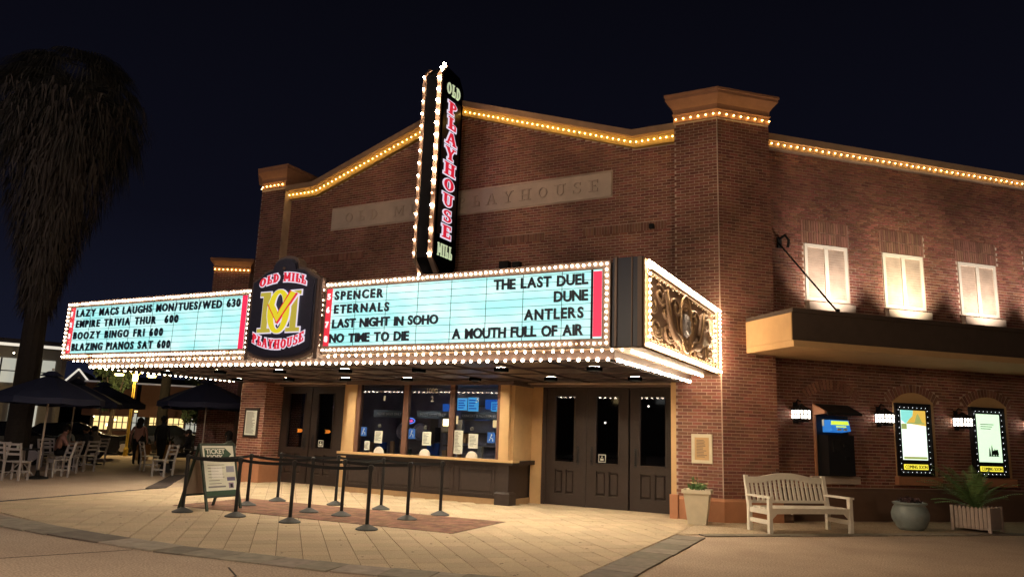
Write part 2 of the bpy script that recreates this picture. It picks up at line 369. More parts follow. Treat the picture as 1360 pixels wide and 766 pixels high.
# clay brick pavers under the queue, laid herringbone
g = MB(); g.prism(BRK, .006, .0165); part('paver_bed', g, GROUT, plaza)
pav = []; a_, b_ = .21, .105
BI = [(-12.58,10.14),(-6.49,10.49),(-6.62,12.44),(-12.76,12.16)]
for i in range(-60, 60):
    for j in range(-60, 60):
        for k in (0, 1):
            # herringbone lattice
            u = i*b_+j*a_*1.0; v = -i*b_*-1.0
            u = (i+2*j)*b_; v = i*b_-2*j*b_
            if k == 0: r = (u, v, u+a_, v+b_)
            else: r = (u, v+b_, u+b_, v+b_+a_)
            cx, cy = (r[0]+r[2])/2-9.6, (r[1]+r[3])/2+11.3
            if inpoly(cx, cy, BRK): pav.append((hypot(cx, cy), cx, cy, k, r))
pav.sort(key=lambda t: t[0])
pm = MB(); e_ = .003; ha, hb = a_/2-e_, b_/2-e_
pm.loft([[(-ha,-hb,.0165),(ha,-hb,.0165),(ha,hb,.0165),(-ha,hb,.0165)],[(-ha+.003,-hb+.003,.0215),(ha-.003,-hb+.003,.0215),(ha-.003,hb-.003,.0215),(-ha+.003,hb-.003,.0215)]])
pmesh = pm.mesh('paver', PAVR); n_ = 0; rest = MB()
for d, cx, cy, k, r in pav:
    corners = [(cx+s1*(ha if k == 0 else hb), cy+s2*(hb if k == 0 else ha)) for s1, s2 in ((-1,-1),(1,-1),(1,1),(-1,1))]
    inside = all(inpoly(*p, BI) for p in corners)
    if inside and n_ < 300:
        put('paver', pmesh, plaza, (cx, cy, random.uniform(-.001,.001)), 0 if k == 0 else pi/2); n_ += 1
    elif inside: rest.prism(corners, .0165, .021+random.uniform(0,.001))
    else:
        c = clip(corners, BI)
        if len(c) >= 3: rest.prism(c, .0165, .021)
part('paver_field', rest, PAVR, plaza, kind='stuff')
rr = random.Random(77); g = MB()
for _ in range(170):
    x, y = rr.uniform(-14,-3.6), rr.uniform(7.3,15)
    if inpoly(x, y, BRK) or not inpoly(x, y, PLAZA): continue
    r = rr.uniform(.008,.022); g.prism([(x+r*rr.uniform(.7,1.2)*cos(2*pi*i/7), y+r*rr.uniform(.7,1.2)*sin(2*pi*i/7)) for i in range(7)], .017, .0195)
part('gum_spots', g, mat('gum_dark', (.16,.12,.085), .9), plaza, kind='stuff')
# slate slab kerb bands
kerb = put('slate_kerb', None, kind='structure')
def slabrow(A, B, w, n, mt=SLAB, z=.020, seed=0):
    random.seed(seed); A = Vector(A); B = Vector(B); t = (B-A); L = t.length; t.normalize(); nn = Vector((-t.y, t.x)); s = 0
    cuts = [0]+sorted(random.uniform(i/n+.2/n, i/n+.8/n) for i in range(1, n))+[1]
    cuts = [0]+[(i+random.uniform(-.22,.22))/n for i in range(1, n)]+[1]
    for a, b in zip(cuts, cuts[1:]):
        sk = random.uniform(-.03, .03)
        p = A+t*(L*a+.006); q = A+t*(L*b-.006)
        P = [p-nn*w/2, q-nn*w/2+t*0, q+nn*w/2, p+nn*w/2]
        j = [random.uniform(-.015,.015) for _ in range(4)]
        P = [(P[i].x+nn.x*j[i], P[i].y+nn.y*j[i]) for i in range(4)]
        m = MB(); m.prism(P, .001, z+random.uniform(-.002,.003)); part('slab', m, mt, kerb)
slabrow((-17.5, 7.9), (-13.0, 6.95), .62, 8, seed=1)
slabrow((-13.0, 6.97), (-10.6, 6.80), .55, 4, seed=2)
slabrow((-10.6, 6.80), (-8.4, 6.78), .50, 4, seed=3)
slabrow((-8.4, 6.79), (-5.9, 7.10), .50, 5, seed=4)
slabrow((-5.9, 7.10), (-3.35, 7.72), .48, 5, seed=5)
slabrow((-3.15, 7.75), (-3.34, 12.95), .50, 9, seed=6)
slabrow((-3.22, 13.25), (9.0, 25.1), .25, 22, seed=7)
band = put('dark_border_band', None, kind='structure'); kerb_, kerb = kerb, band
slabrow((-15.0, 7.85), (-15.95, 12.3), .14, 16, BANDM, .018, seed=8)
slabrow((-16.0, 12.35), (-19.6, 15.9), .42, 9, BANDM, .018, seed=9)
kerb = kerb_
# saw-cut joints and cracks in the concrete
g = MB()
def crack(pts, w=.012):
    for a, b in zip(pts, pts[1:]):
        a = Vector(a); b = Vector(b); t = (b-a).normalized(); nn = Vector((-t.y, t.x))*w/2
        g.prism([tuple(a-nn), tuple(b-nn), tuple(b+nn), tuple(a+nn)], .001, .004)
crack([(-9.9, 3.6), (-9.24, 5.22), (-8.7, 6.5)]); crack([(-6.9, 6.4), (-6.45, 6.1), (-6.2, 5.4), (-5.9, 4.8)], .02)
crack([(-2.6, 8.0), (2.6, 12.9), (7, 17.2)], .01); crack([(-17, 8.2), (-24, 7.0)], .012)
struct('ground_joint', g, SEAM)

# ================================================================== BUILDING
bld = thing('playhouse_building', 'two-storey red brick playhouse with a gabled front between two capped pillars', 'building', (0,0,0))
BH, BL = .0677, .2032
def brickrows(z0, z1, iv, y, out, seed=1, indiv=None, maxz=99, proud=.008):
    """iv(z) -> list of (a, b) spans; bricks added to OUT at front plane y; INDIV collects (u, z, w) of full bricks."""
    rnd = random.Random(seed); k = 0; z = z0
    while z+BH <= z1+1e-4:
        zc = z+BH/2; off = (k % 2)*BL/2
        for a, b in iv(zc):
            i = math.floor((a-off)/BL)
            while i*BL+off < b-.02:
                u0 = max(a, i*BL+off+.0065); u1 = min(b, (i+1)*BL+off-.0065)
                if u1-u0 > .03:
                    full = u1-u0 > BL-.0150
                    if indiv is not None and full: indiv.append(((u0+u1)/2, z))
                    else:
                        p = proud+rnd.uniform(-.002,.002); o = len(out.v); x0, x1, y0, y1, a0, a1 = u0, u1, y-p, y+.004, z+.0065, z+BH-.0065
                        out.add([(x0,y0,a0),(x1,y0,a0),(x1,y0,a1),(x0,y0,a1),(x0,y1,a0),(x1,y1,a0),(x1,y1,a1),(x0,y1,a1)],
                                [(0,1,2,3),(1,5,6,2),(4,0,3,7),(3,2,6,7),(0,4,5,1)])
                i += 1
        z += BH; k += 1
def sub(spans, a, b):
    r = []
    for p, q in spans:
        if b <= p or a >= q: r.append((p, q)); continue
        if a-p > .03: r.append((p, a))
        if q-b > .03: r.append((b, q))
    return r
XC = -10.15; SL = .34
def gz(x): return max(8.22, 9.87-SL*abs(x-XC))
# front wall (upper, above the marquee level and behind it)
fw = MB(); xs = [-16.05, XC-(9.87-8.22)/SL, XC, XC+(9.87-8.22)/SL, -4.3]
fw.prism([(-16.05,2.75)]+[(-4.3,2.75)]+[(x, gz(x)+.2) for x in reversed(xs)], 15.9, 16.6, 'y')
fwall = part('front_wall', fw, MORTAR, bld)
def iv_front(z):
    s = [(-16.05, -4.3)]
    if z > 8.225:
        hw = (9.87-z-.02)/SL; s = [(XC-hw, XC+hw)] if hw > 0 else []
    if 7.12 < z < 7.76: s = sub(s, -14.43, -5.86)
    if 6.22 < z < 6.46: s = sub(s, -15.4, -13.2); s = sub(s, -9.3, -7.6); s = sub(s, -6.6, -4.6)
    return s
b = MB(); brickrows(4.0, 9.85, iv_front, 15.9, b, 3)
part('brick_field', b, BRICK, fwall, kind='stuff')
b = MB()
for a0, a1 in ((-15.4,-13.2),(-9.3,-7.6),(-6.6,-4.6)):
    x = a0
    while x < a1-.03: b.box(x+.004, x+BH-.006, 15.889, 15.903, 6.225, 6.425); x += BH
part('soldier_course', b, BRICKD, fwall, kind='stuff')
# stone frieze with raised inscription
g = MB(); g.cbox(-14.41, -5.88, 15.865, 15.91, 7.14, 7.74, .012)
frz = part('stone_frieze', g, LIME, bld)

# ---- ribbon glyphs with slab serifs: list of ('l', x0,y0,x1,y1,w) and ('a', cx,cy,rx,ry,a0,a1,w)
def st(x, w=.22, y0=0, y1=1, s=.16): return [('l',x,y0,x,y1,w),('l',x-s-.04,y0+.045,x+s+.04,y0+.045,.09),('l',x-s-.04,y1-.045,x+s+.04,y1-.045,.09)]
GL = {
 'O': (.8, [('a',.4,.5,.27,.41,0,360,.2)]),
 'L': (.66, st(.22)+[('l',.2,.06,.62,.06,.12),('l',.58,.05,.58,.34,.11),('a',.46,.34,.12,.12,0,150,.09)]),
 'D': (.78, st(.22)+[('a',.26,.5,.38,.43,-90,90,.16)]),
 'I': (.42, st(.21)),
 'M': (1.0, st(.18,.17,s=.12)+st(.82,.2,s=.12)+[('l',.18,.95,.5,.25,.17),('l',.5,.25,.82,.95,.12)]),
 'P': (.72, st(.22)+[('a',.28,.72,.28,.22,-90,90,.15)]),
 'A': (.86, [('l',.4,.97,.14,.03,.12),('l',.44,.97,.70,.03,.2),('l',.22,.33,.6,.33,.09),('l',.0,.045,.28,.045,.09),('l',.54,.045,.86,.045,.09)]),
 'Y': (.82, [('l',.40,.5,.40,0,.2),('l',.16,.97,.40,.46,.2),('l',.66,.97,.42,.46,.11),('l',.22,.045,.6,.045,.09),('l',0,.955,.32,.955,.09),('l',.52,.955,.82,.955,.09)]),
 'H': (.86, st(.2)+st(.66)+[('l',.2,.5,.66,.5,.12)]),
 'U': (.82, [('l',.2,1,.2,.35,.2),('l',.62,1,.62,.35,.13),('a',.41,.36,.21,.30,180,360,.15),('l',0,.955,.4,.955,.09),('l',.46,.955,.8,.955,.09)]),
 'S': (.66, [('a',.33,.73,.21,.2,30,265,.15),('a',.33,.28,.22,.22,-150,90,.16),('l',.54,.7,.54,.95,.07),('l',.1,.05,.1,.3,.07)]),
 'E': (.7, st(.22)+[('l',.2,.94,.64,.94,.12),('l',.2,.5,.5,.5,.11),('l',.2,.06,.64,.06,.12),('l',.62,.72,.62,1,.08),('l',.62,0,.62,.3,.08)]),
}
def glyph(mb, ch, ox, oz, sx, sz, y, depth, grow=0, T=None, thin=1):
    """ch at (ox, oz), scaled; plane y faces -y; T maps (x, z) -> (x, z)."""
    k = 0
    for s in GL[ch][1]:
        yy = y-depth-.0006*k; k += 1
        if s[0] == 'l':
            x0,z0,x1,z1,w = s[1:]; w = w*thin+2*grow; dx, dz = (x1-x0), (z1-z0); L = hypot(dx,dz); tx, tz = dx/L, dz/L
            x0 -= tx*grow; z0 -= tz*grow; x1 += tx*grow; z1 += tz*grow
            segs = [[(x0-tz*w/2, z0+tx*w/2),(x1-tz*w/2, z1+tx*w/2),(x1+tz*w/2, z1-tx*w/2),(x0+tz*w/2, z0-tx*w/2)]]
        else:
            cx,cz,rx,rz,a0,a1,w = s[1:]; w = w*thin+2*grow; n = max(4, int(abs(a1-a0)/22)); segs = []
            pr = None
            for i in range(n+1):
                a = radians(a0+(a1-a0)*i/n); ww = w*(1 if abs(a1-a0) < 300 else (.72+.38*abs(cos(a))))
                o = (cx+(rx+ww/2)*cos(a), cz+(rz+w*.36)*sin(a)); q = (cx+(rx-ww/2)*cos(a), cz+(rz-w*.36)*sin(a))
                if pr: segs.append([pr[0], o, q, pr[1]])
                pr = (o, q)
        for q in segs:
            P = []
            for (x, z) in q:
                X, Z = ox+x*sx, oz+z*sz
                if T: X, Z = T(X, Z)
                P.append((X, Z))
            ar = sum(P[i][0]*P[(i+1)%4][1]-P[(i+1)%4][0]*P[i][1] for i in range(4))
            if ar < 0: P = P[::-1]
            mb.add([(p[0],yy,p[1]) for p in P]+[(p[0],y,p[1]) for p in P], [(0,1,2,3),(1,0,4,5),(2,1,5,6),(3,2,6,7),(0,3,7,4)])
def word(mb, txt, x0, x1, z, hgt, y, depth, grow=0, T=None, thin=1, gap=.12):
    tot = sum((.5 if c == ' ' else GL[c][0])+gap for c in txt)-gap; k = (x1-x0)/tot; x = x0
    for c in txt:
        if c != ' ': glyph(mb, c, x, z, k, hgt, y, depth, grow, T, thin); x += (GL[c][0]+gap)*k
        else: x += (.5+gap)*k
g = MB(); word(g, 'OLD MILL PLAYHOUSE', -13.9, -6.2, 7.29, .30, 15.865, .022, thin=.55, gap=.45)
part('inscription', g, mat('inscription_shade_stone', (.53, .42, .35), .9, noise=.3), frz)  # darker tone puts the relief's shade into the letter colour

# gable coping with its lit band
pts = [-16.05, XC-(9.87-8.22)/SL, XC, XC+(9.87-8.22)/SL, -4.3]
cope = MB(); lit = MB()
for a, c in zip(pts, pts[1:]):
    za, zc = gz(a), gz(c)
    lit.hexa([(a,15.78,za),(c,15.78,zc),(c,15.92,zc),(a,15.92,za)], [(a,15.74,za+.22),(c,15.74,zc+.22),(c,15.92,zc+.22),(a,15.92,za+.22)])
    cope.hexa([(a,15.60,za+.22),(c,15.60,zc+.22),(c,16.7,zc+.22),(a,16.7,za+.22)], [(a,15.56,za+.36),(c,15.56,zc+.36),(c,16.74,zc+.36),(a,16.74,za+.36)])
cp = part('gable_coping', cope, COPE, bld); part('lit_band', lit, YELT, cp)
fb = MB()
def rowpts(p, q, sp):
    p = Vector(p); q = Vector(q); n = max(1, round((q-p).length/sp)); return [p+(q-p)*(i+.5)/n for i in range(n)]
for a, c in zip(pts, pts[1:]):
    for p in rowpts((a,15.70,gz(a)+.10),(c,15.70,gz(c)+.10), .15): fb.octa(p, .021)
part('roofline_bulbs', fb, FAIRY, bld, kind='stuff')

# ---- corner pillars
def pillar(name, poly, ztop, capscale, front_edges, mirror=False):
    """poly ccw (seen from above) list; bricks on the edges listed."""
    o = MB(); o.prism(poly, .45, ztop); p = part(name, o, MORTAR, bld)
    return p
def offset(poly, d):
    n = len(poly); out = []
    for i in range(n):
        a = Vector(poly[i-1]); b = Vector(poly[i]); c = Vector(poly[(i+1) % n])
        n1 = (b-a).normalized(); n1 = Vector((n1.y, -n1.x)); n2 = (c-b).normalized(); n2 = Vector((n2.y, -n2.x))
        m = (n1+n2); m = m/(m.length**2)*2; out.append((b.x+m.x*d, b.y+m.y*d))
    return out
def cornice(poly, z0, parent, mt, prof, name='cornice'):
    m = MB(); m.loft([[(x, y, z0+dz) for x, y in offset(poly, d)] for d, dz in prof]); return part(name, m, mt, parent)
PR = [(.0,0),(.02,.02),(.02,.17),(.04,.19),(.04,.215),(.02,.23),(.03,.32),(.075,.40),(.13,.47),(.165,.51),(.165,.57),(.185,.59),(.185,.64),(-.1,.73)]
E1 = wpt(1.3, 0); E2 = wpt(1.3, .9)
polyR = [(-4.3,15.6),(-3.35,15.6),E1[:2],E2[:2],(-4.3,17.3)]
pr = MB(); pr.prism(polyR, .45, 8.56); pilR = part('corner_pillar', pr, MORTAR, bld)
cornice(polyR, 8.56, pilR, CORN, PR)
m = MB(); m.prism(offset(polyR, .05), 0, .41); m.loft([[(x,y,.41) for x,y in offset(polyR,.05)],[(x,y,.465) for x,y in offset(polyR,.012)]]); part('plinth', m, STUCCO, pilR)
indiv = []; b = MB(); brickrows(.47, 8.56, lambda z: [(-4.3, -3.356)], 15.6, b, 5)
b.M = Matrix.Translation(K) @ Matrix.Rotation(WA, 4, 'Z')
lowb = []; brickrows(.47, 8.56, lambda z: [(.006, 1.3)], 0, b, 6)
part('brick_field', b, BRICK, pilR, kind='stuff')
b = MB(); b.bar((-3.355,15.597,.47),(-3.355,15.597,8.56), .022, .022); part('corner_bead', b, MORTAR, pilR)
b = MB()
for p in rowpts((-4.33,15.53,8.63),(-3.33,15.53,8.63),.17): b.octa(p, .022)
for i in range(8): b.octa(wpt(.02+i*.18, -.07, 8.63), .022)
part('fairy_bulbs', b, FAIRY, pilR, kind='stuff')

polyL = [(-17.0,15.6),(-16.05,15.6),(-16.05,17.0),(-17.9,17.0),(-17.7,16.3)]
pr = MB(); pr.prism(polyL, .70, 8.56); pilL = part('corner_pillar', pr, MORTAR, bld)
cornice(polyL, 8.56, pilL, CORN, PR)
m = MB(); m.prism(offset(polyL, .05), 0, .70); part('plinth', m, STUCCO, pilL)
b = MB(); brickrows(.71, 8.56, lambda z: [(-17.0, -16.05)], 15.6, b, 7)
b.M = Matrix.Translation((-16.05,15.6,0)) @ Matrix.Rotation(pi/2, 4, 'Z'); brickrows(.71, 4, lambda z: [(0, .7)], 0, b, 8)
part('brick_field', b, BRICK, pilL, kind='stuff')
b = MB()
for p in rowpts((-17.0,15.53,8.63),(-16.05,15.53,8.63),.15): b.octa(p, .022)
for i in range(5): b.octa((-17.06-i*.05,15.62+i*.12,8.62), .022)
part('fairy_bulbs', b, FAIRY, pilL, kind='stuff')
# 300 individual bricks of the pillar's nearest corner replace their places: a proud thin course face on the lower right pillar
# ---- left wing's end pillar behind the cafe terrace
ang = radians(30); c30, s30 = cos(ang), sin(ang)
ep0 = (-21.55, 18.75)
def epx(a, b_): return (ep0[0]+a*c30-b_*s30, ep0[1]+a*s30+b_*c30)
polyE = [epx(-.65,0), epx(.65,0), epx(.65,3.5), epx(-.65,3.5)]
pr = MB(); pr.prism(polyE, 0, 7.0); pilE = part('end_pillar', pr, MORTAR, bld)
cornice(polyE, 7.0, pilE, CORN, [(d*.8, z*.75) for d, z in PR])
b = MB(); b.M = Matrix.Translation((*ep0, 0)) @ Matrix.Rotation(ang, 4, 'Z'); brickrows(.02, 7.0, lambda z: [(-.65,.65)], 0, b, 9)
part('brick_field', b, BRICK, pilE, kind='stuff')
b = MB()
for i in range(9): b.octa((*epx(-.6+i*.15, -.07), 7.07), .022)
part('fairy_bulbs', b, FAIRY, pilE, kind='stuff')
m = MB(); m.prism([(-17.2,16.7),(-16.2,16.7),(-16.2,19),(-21.6,23),(-22.4,21.5)], 0, 7.3); part('left_wing_wall', m, MORTAR, bld)

# ---- right wing, built in its own rotated frame
wing = MB(); wing.box(1.2, 16, .35, 1.4, 0, 8.20)
wing_o = part('wing_wall', wing, MORTAR, bld, loc=K, rz=WA)
NU = [2.95, 5.12, 7.28, 9.45, 11.6]; WU = [2.97, 5.12, 7.34, 9.52, 11.7]
def iv_wing(z):
    s = [(1.3, 14)]
    for u in WU:
        if 4.52 < z < 6.62: s = sub(s, u-.60-(.05 if z > 6.04 else 0), u+.60+(.05 if z > 6.04 else .02))
    for u in NU[1:]:
        if .80 < z < 2.62: s = sub(s, u-.55, u+.55)
        elif 2.62 <= z < 3.02:
            R = 1.35; zc = 3.0-R; hw = sqrt(max(0, R*R-(z-zc)**2)); s = sub(s, u-min(hw,.75), u+min(hw,.75)) if hw > .05 else s
    return s
b = MB(); brickrows(.70, 8.2, iv_wing, .35, b, 11)
part('brick_field', b, BRICK, wing_o, kind='stuff')
# soldier lintels over the windows, arch bricks over the niches
b = MB()
for u in WU:
    x = u-.65
    while x < u+.62:
        for z0 in (6.06, 6.34): b.box(x+.004, x+BH-.006, .338, .354, z0, z0+.265)
        x += BH
part('soldier_lintel', b, BRICKD, wing_o, kind='stuff')
for u in NU:
    R0, R1 = 1.02, 1.24; zc = 2.78-R0+.0
    ah = math.asin(.58/R0); n = 17
    for i in range(n):
        a0 = -ah*1.13+2*ah*1.13*i/n+.012; a1 = -ah*1.13+2*ah*1.13*(i+1)/n-.012
        q = [(u+R*sin(a), zc+R*cos(a)) for R, a in ((R0,a0),(R0,a1),(R1,a1),(R1,a0))]
        mm = MB(); mm.prism(q[::-1] if 0 else q, .335, .36, 'y'); part('arch_brick', mm, BRICKD, wing_o)
m = MB(); m.box(1.28, 15, .26, .36, 0, .62); m.hexa([(1.28,.26,.62),(15,.26,.62),(15,.36,.62),(1.28,.36,.62)], [(1.28,.32,.69),(15,.32,.69),(15,.36,.69),(1.28,.36,.69)])
part('plinth', m, STUCSHADE, wing_o)
m = MB(); m.box(1.31, 1.62, .0, .26, 0, .45); part('plinth_block', m, STUCSHADE, wing_o)
m = MB(); m.box(1.3, 16, .28, .5, 8.20, 8.34); m.box(1.3, 16, .20, 1.5, 8.34, 8.50); wc = part('wing_coping', m, COPE, bld, loc=K, rz=WA)
b = MB()
for i in range(80): b.octa((1.38+i*.172, .235, 8.27+(i % 3)*.004), .021)
part('roofline_bulbs', b, FAIRY, bld, loc=K, rz=WA, kind='stuff')
# upper windows with closed shutters
def shutter_window(u):
    m = MB(); m.box(u-.575, u+.575, .33, .42, 5.97, 6.05); m.box(u-.575, u-.50, .33, .42, 4.76, 5.97); m.box(u+.50, u+.575, .33, .42, 4.76, 5.97); m.box(u-.05, u+.05, .325, .42, 4.76, 5.97)
    m.box(u-.50, u-.05, .335, .42, 4.76, 4.82); m.box(u+.05, u+.50, .335, .42, 4.76, 4.82)
    w = part('window', m, SHUTF, bld, loc=K, rz=WA)
    for s in (-1, 1):
        x0, x1 = (u-.495, u-.055) if s < 0 else (u+.055, u+.495); z = 4.83
        part('dark_backing', MB().box(x0, x1, .405, .42, 4.80, 5.97), SHFR, w); m = MB()
        while z < 5.95: m.hexa([(x0,.345,z),(x1,.345,z),(x1,.352,z+.008),(x0,.352,z+.008)], [(x0,.385,z+.034),(x1,.385,z+.034),(x1,.393,z+.026),(x0,.393,z+.026)]); z += .058
        part('louvre_panel', m, SHUT, w)
    m = MB(); m.box(u-.57, u+.66, .24, .40, 4.53, 4.70); part('sill', m, LIME, w)
for u in WU: shutter_window(u)
# projecting flat canopy over the ground floor
m = MB(); m.box(.62, 15, -1.50, .34, 3.52, 4.06); can = part('wing_canopy', m, FASC, bld, loc=K, rz=WA)
m = MB(); m.box(.60, 15, -1.54, .345, 4.06, 4.14); part('roof_edge', m, FASC, can)
m = MB(); m.box(.595, 15, -1.545, .345, 3.40, 3.52); part('soffit', m, TAN, can)
m = MB(); m.box(.594, .618, -1.50, .34, 3.525, 4.055); part('end_panel', m, TAN, can)
m = MB(); m.box(15, 16, .2, 3, 0, 8.5); 
# door openings' recess walls, tan jambs
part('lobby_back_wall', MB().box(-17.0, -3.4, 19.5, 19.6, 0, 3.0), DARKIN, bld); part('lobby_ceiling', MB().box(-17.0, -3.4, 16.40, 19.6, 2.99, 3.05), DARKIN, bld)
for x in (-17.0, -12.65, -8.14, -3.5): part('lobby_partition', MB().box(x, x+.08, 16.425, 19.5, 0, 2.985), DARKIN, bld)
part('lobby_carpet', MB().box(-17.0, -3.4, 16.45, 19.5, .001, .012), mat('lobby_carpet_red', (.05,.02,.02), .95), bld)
LOB = mat('lobby_lamp', (1,.9,.7), .5, emit=(1,.85,.6), es=7)
for x, y, z in ((-7.0,18.6,1.95),(-6.2,18.9,1.75),(-5.95,18.2,1.93),(-5.2,18.7,2.05),(-14.6,18.4,1.9),(-15.4,18.9,2.1),(-5.9,18.8,2.4),(-4.5,18.0,1.8)):
    m = MB(); m.ball((x,y,z), .026, 8, 5); part('lobby_lamp', m, LOB, bld); m = MB(); m.tube([(x,y,z+.04),(x,y,2.98)], .006, 5); part('lamp_cord', m, BLACKM, bld)
for x, w, z in ((-7.3,.5,.4),(-6.0,.9,.3),(-5.1,.4,.8),(-15.7,.6,.6),(-14.6,.7,.4)): part('lobby_counter', MB().cbox(x, x+w, 18.9, 19.3, .02, 1.0+z*.5), mat('lobby_counter_grey', (.18,.17,.18), .5), bld)
for q in ((-4.42,-4.30,15.63,16.42,.49,2.78),(-7.98,-7.70,16.24,16.42,0,2.70),(-13.70,-12.74,16.2,16.42,0,2.8),(-16.40,-16.12,16.2,16.42,0,2.70)): part('door_jamb', MB().box(*q), TAN, bld)
for q in ((-7.98,-4.30,16.05,16.42,2.70,2.86),(-16.40,-13.70,16.1,16.42,2.70,2.98)): part('door_header', MB().box(*q), SHFR, bld)
m = MB(); m.box(-4.42, -4.25, 15.50, 16.3, 0, .49); part('jamb_block', m, STUCCO, bld)
def door(x0, x1, hinge=1, y=16.30, top=2.66):
    s = .235; zg0, zg1 = 1.00, 2.50
    m = MB(); m.box(x0, x0+s, y, y+.07, .02, top); m.box(x1-s, x1, y, y+.07, .02, top); m.box(x0+s, x1-s, y, y+.07, zg1, top); m.box(x0+s, x1-s, y, y+.07, .82, zg0)
    m.box(x0+s, x1-s, y, y+.07, .02, .28); m.box((x0+x1)/2-.045, (x0+x1)/2+.045, y, y+.07, .28, .82); m.box(x0+s, x1-s, y+.04, y+.07, .28, .82)
    d = part('door', m, DWOOD, bld)
    m = MB(); m.box(x0+s, x1-s, y+.035, y+.042, zg0, zg1); part('pane', m, DGLASS, d)
    for a, c in ((x0+s+.012, (x0+x1)/2-.050), ((x0+x1)/2+.050, x1-s-.012)):
        m = MB(); m.cbox(a, c, y+.012, y+.045, .305, .795, .03); part('raised_panel', m, DWOOD, d)
    m = MB()
    for a in (x0+s-.03, x1-s): m.box(a, a+.03, y-.018, y+.002, zg0-.03, zg1+.03)
    m.box(x0+s, x1-s, y-.018, y+.002, zg0-.03, zg0); m.box(x0+s, x1-s, y-.018, y+.002, zg1, zg1+.03); part('moulding', m, DWOOD2, d)
    hx = x1-.13 if hinge > 0 else x0+.13
    m = MB(); m.tube([(hx,y-.002,1.0),(hx,y-.06,1.02),(hx,y-.06,1.28),(hx,y-.002,1.30)], .012, 6); m.box(hx-.03, hx+.03, y-.006, y+.002, .94, 1.36); part('handle', m, BLACK, d)
    return d
D1 = door(-7.60, -6.66); D2_ = door(-6.58, -5.58, -1); D3 = door(-5.54, -4.50, -1)
D4 = door(-16.02, -14.97); D5 = door(-14.93, -13.90, -1)
for qs in (((-7.70,-7.60,16.27,16.42,0,2.70),(-4.50,-4.40,16.27,16.42,0,2.70),(-7.601,-4.499,16.275,16.42,2.66,2.70),(-6.655,-6.585,16.29,16.42,0,2.661)),((-16.12,-16.02,16.27,16.42,0,2.70),(-13.90,-13.70,16.27,16.42,0,2.70),(-16.021,-13.899,16.275,16.42,2.66,2.70))):
    m = MB()
    for q in qs: m.box(*q)
    part('door_frame', m, DWOOD2, bld)
# main roof body behind the parapets
m = MB(); m.prism([(-16.2,16.65),(-4.2,16.65),(2,22),(6,36),(-20,36),(-19,20)], 3.06, 7.9); part('building_body', m, FARD, bld)
# tie rod from the wall to the canopy's edge
m = MB(); m.tube([(1.72,.34,5.98),(1.72,-1.44,4.16)], .018, 6); m.box(1.67, 1.77, .29, .345, 5.86, 6.10); m.tube([(1.72,.30,6.06),(1.72,.1,6.10),(1.72,-.02,5.96),(1.72,.02,5.80)], .03, 6); m.ball((1.72,-1.44,4.18), .05)
part('tie_rod', m, BLACKM, bld, loc=K, rz=WA)
# wall mounted floodlight box on the front wall
m = MB(); m.box(-8.75, -8.5, 15.72, 15.90, 5.55, 5.75); m.box(-8.4, -8.2, 15.75, 15.90, 5.6, 5.72); m.box(-4.95, -4.85, 15.8, 15.9, 6.25, 6.35); part('junction_box', m, BLACKM, bld)

# 300 single bricks: the lowest courses of the right pillar's two faces (a second, slightly prouder skin would be wrong, so they are cut out below)
def cut_single_bricks():
    me = [c for c in bpy.data.objects if c.parent == pilR and c.name.startswith('brick_field')][0].data
    # islands of 8 verts each
    n = len(me.vertices)//8; co = [0.0]*(len(me.vertices)*3); me.vertices.foreach_get('co', co)
    cand = []
    for i in range(n):
        vs = [co[(i*8+k)*3:(i*8+k)*3+3] for k in range(8)]
        cx = sum(v[0] for v in vs)/8; cy = sum(v[1] for v in vs)/8; cz = sum(v[2] for v in vs)/8
        full = (Vector(vs[0])-Vector(vs[1])).length > .189
        if full: cand.append((hypot(cx, cy, cz-1.6), i, vs))
    cand.sort(key=lambda t: t[0]); chosen = cand[:300]; ids = {c[1] for c in chosen}
    keepv = []; keepf = []
    for i in range(n):
        if i in ids: continue
        o = len(keepv); keepv += [tuple(co[(i*8+k)*3:(i*8+k)*3+3]) for k in range(8)]
        keepf += [tuple(o+k for k in f) for f in [(0,1,2,3),(1,5,6,2),(4,0,3,7),(3,2,6,7),(0,4,5,1)]]
    me2 = bpy.data.meshes.new('brick_field'); me2.from_pydata(keepv, [], keepf); me2.materials.append(BRICK)
    ob = [c for c in bpy.data.objects if c.parent == pilR and c.name.startswith('brick_field')][0]; ob.data = me2
    bm_ = MB(); w = .0951; J_ = .0065; bm_.add([(-w,-.008,J_),(w,-.008,J_),(w,-.008,BH-J_),(-w,-.008,BH-J_),(-w,.004,J_),(w,.004,J_),(w,.004,BH-J_),(-w,.004,BH-J_)],
                [(0,1,2,3),(1,5,6,2),(4,0,3,7),(3,2,6,7),(0,4,5,1)])
    one = bm_.mesh('brick', BRICK)
    for d, i, vs in chosen:
        a = Vector(vs[0]); c = Vector(vs[1]); ang_ = atan2(c.y-a.y, c.x-a.x)
        bk = (Vector(vs[4])+Vector(vs[5]))/2; nrm = Vector((sin(ang_), -cos(ang_), 0)); base = bk+nrm*.004
        put('brick', one, pilR, (base.x, base.y, vs[0][2]-.0065), ang_)
cut_single_bricks()

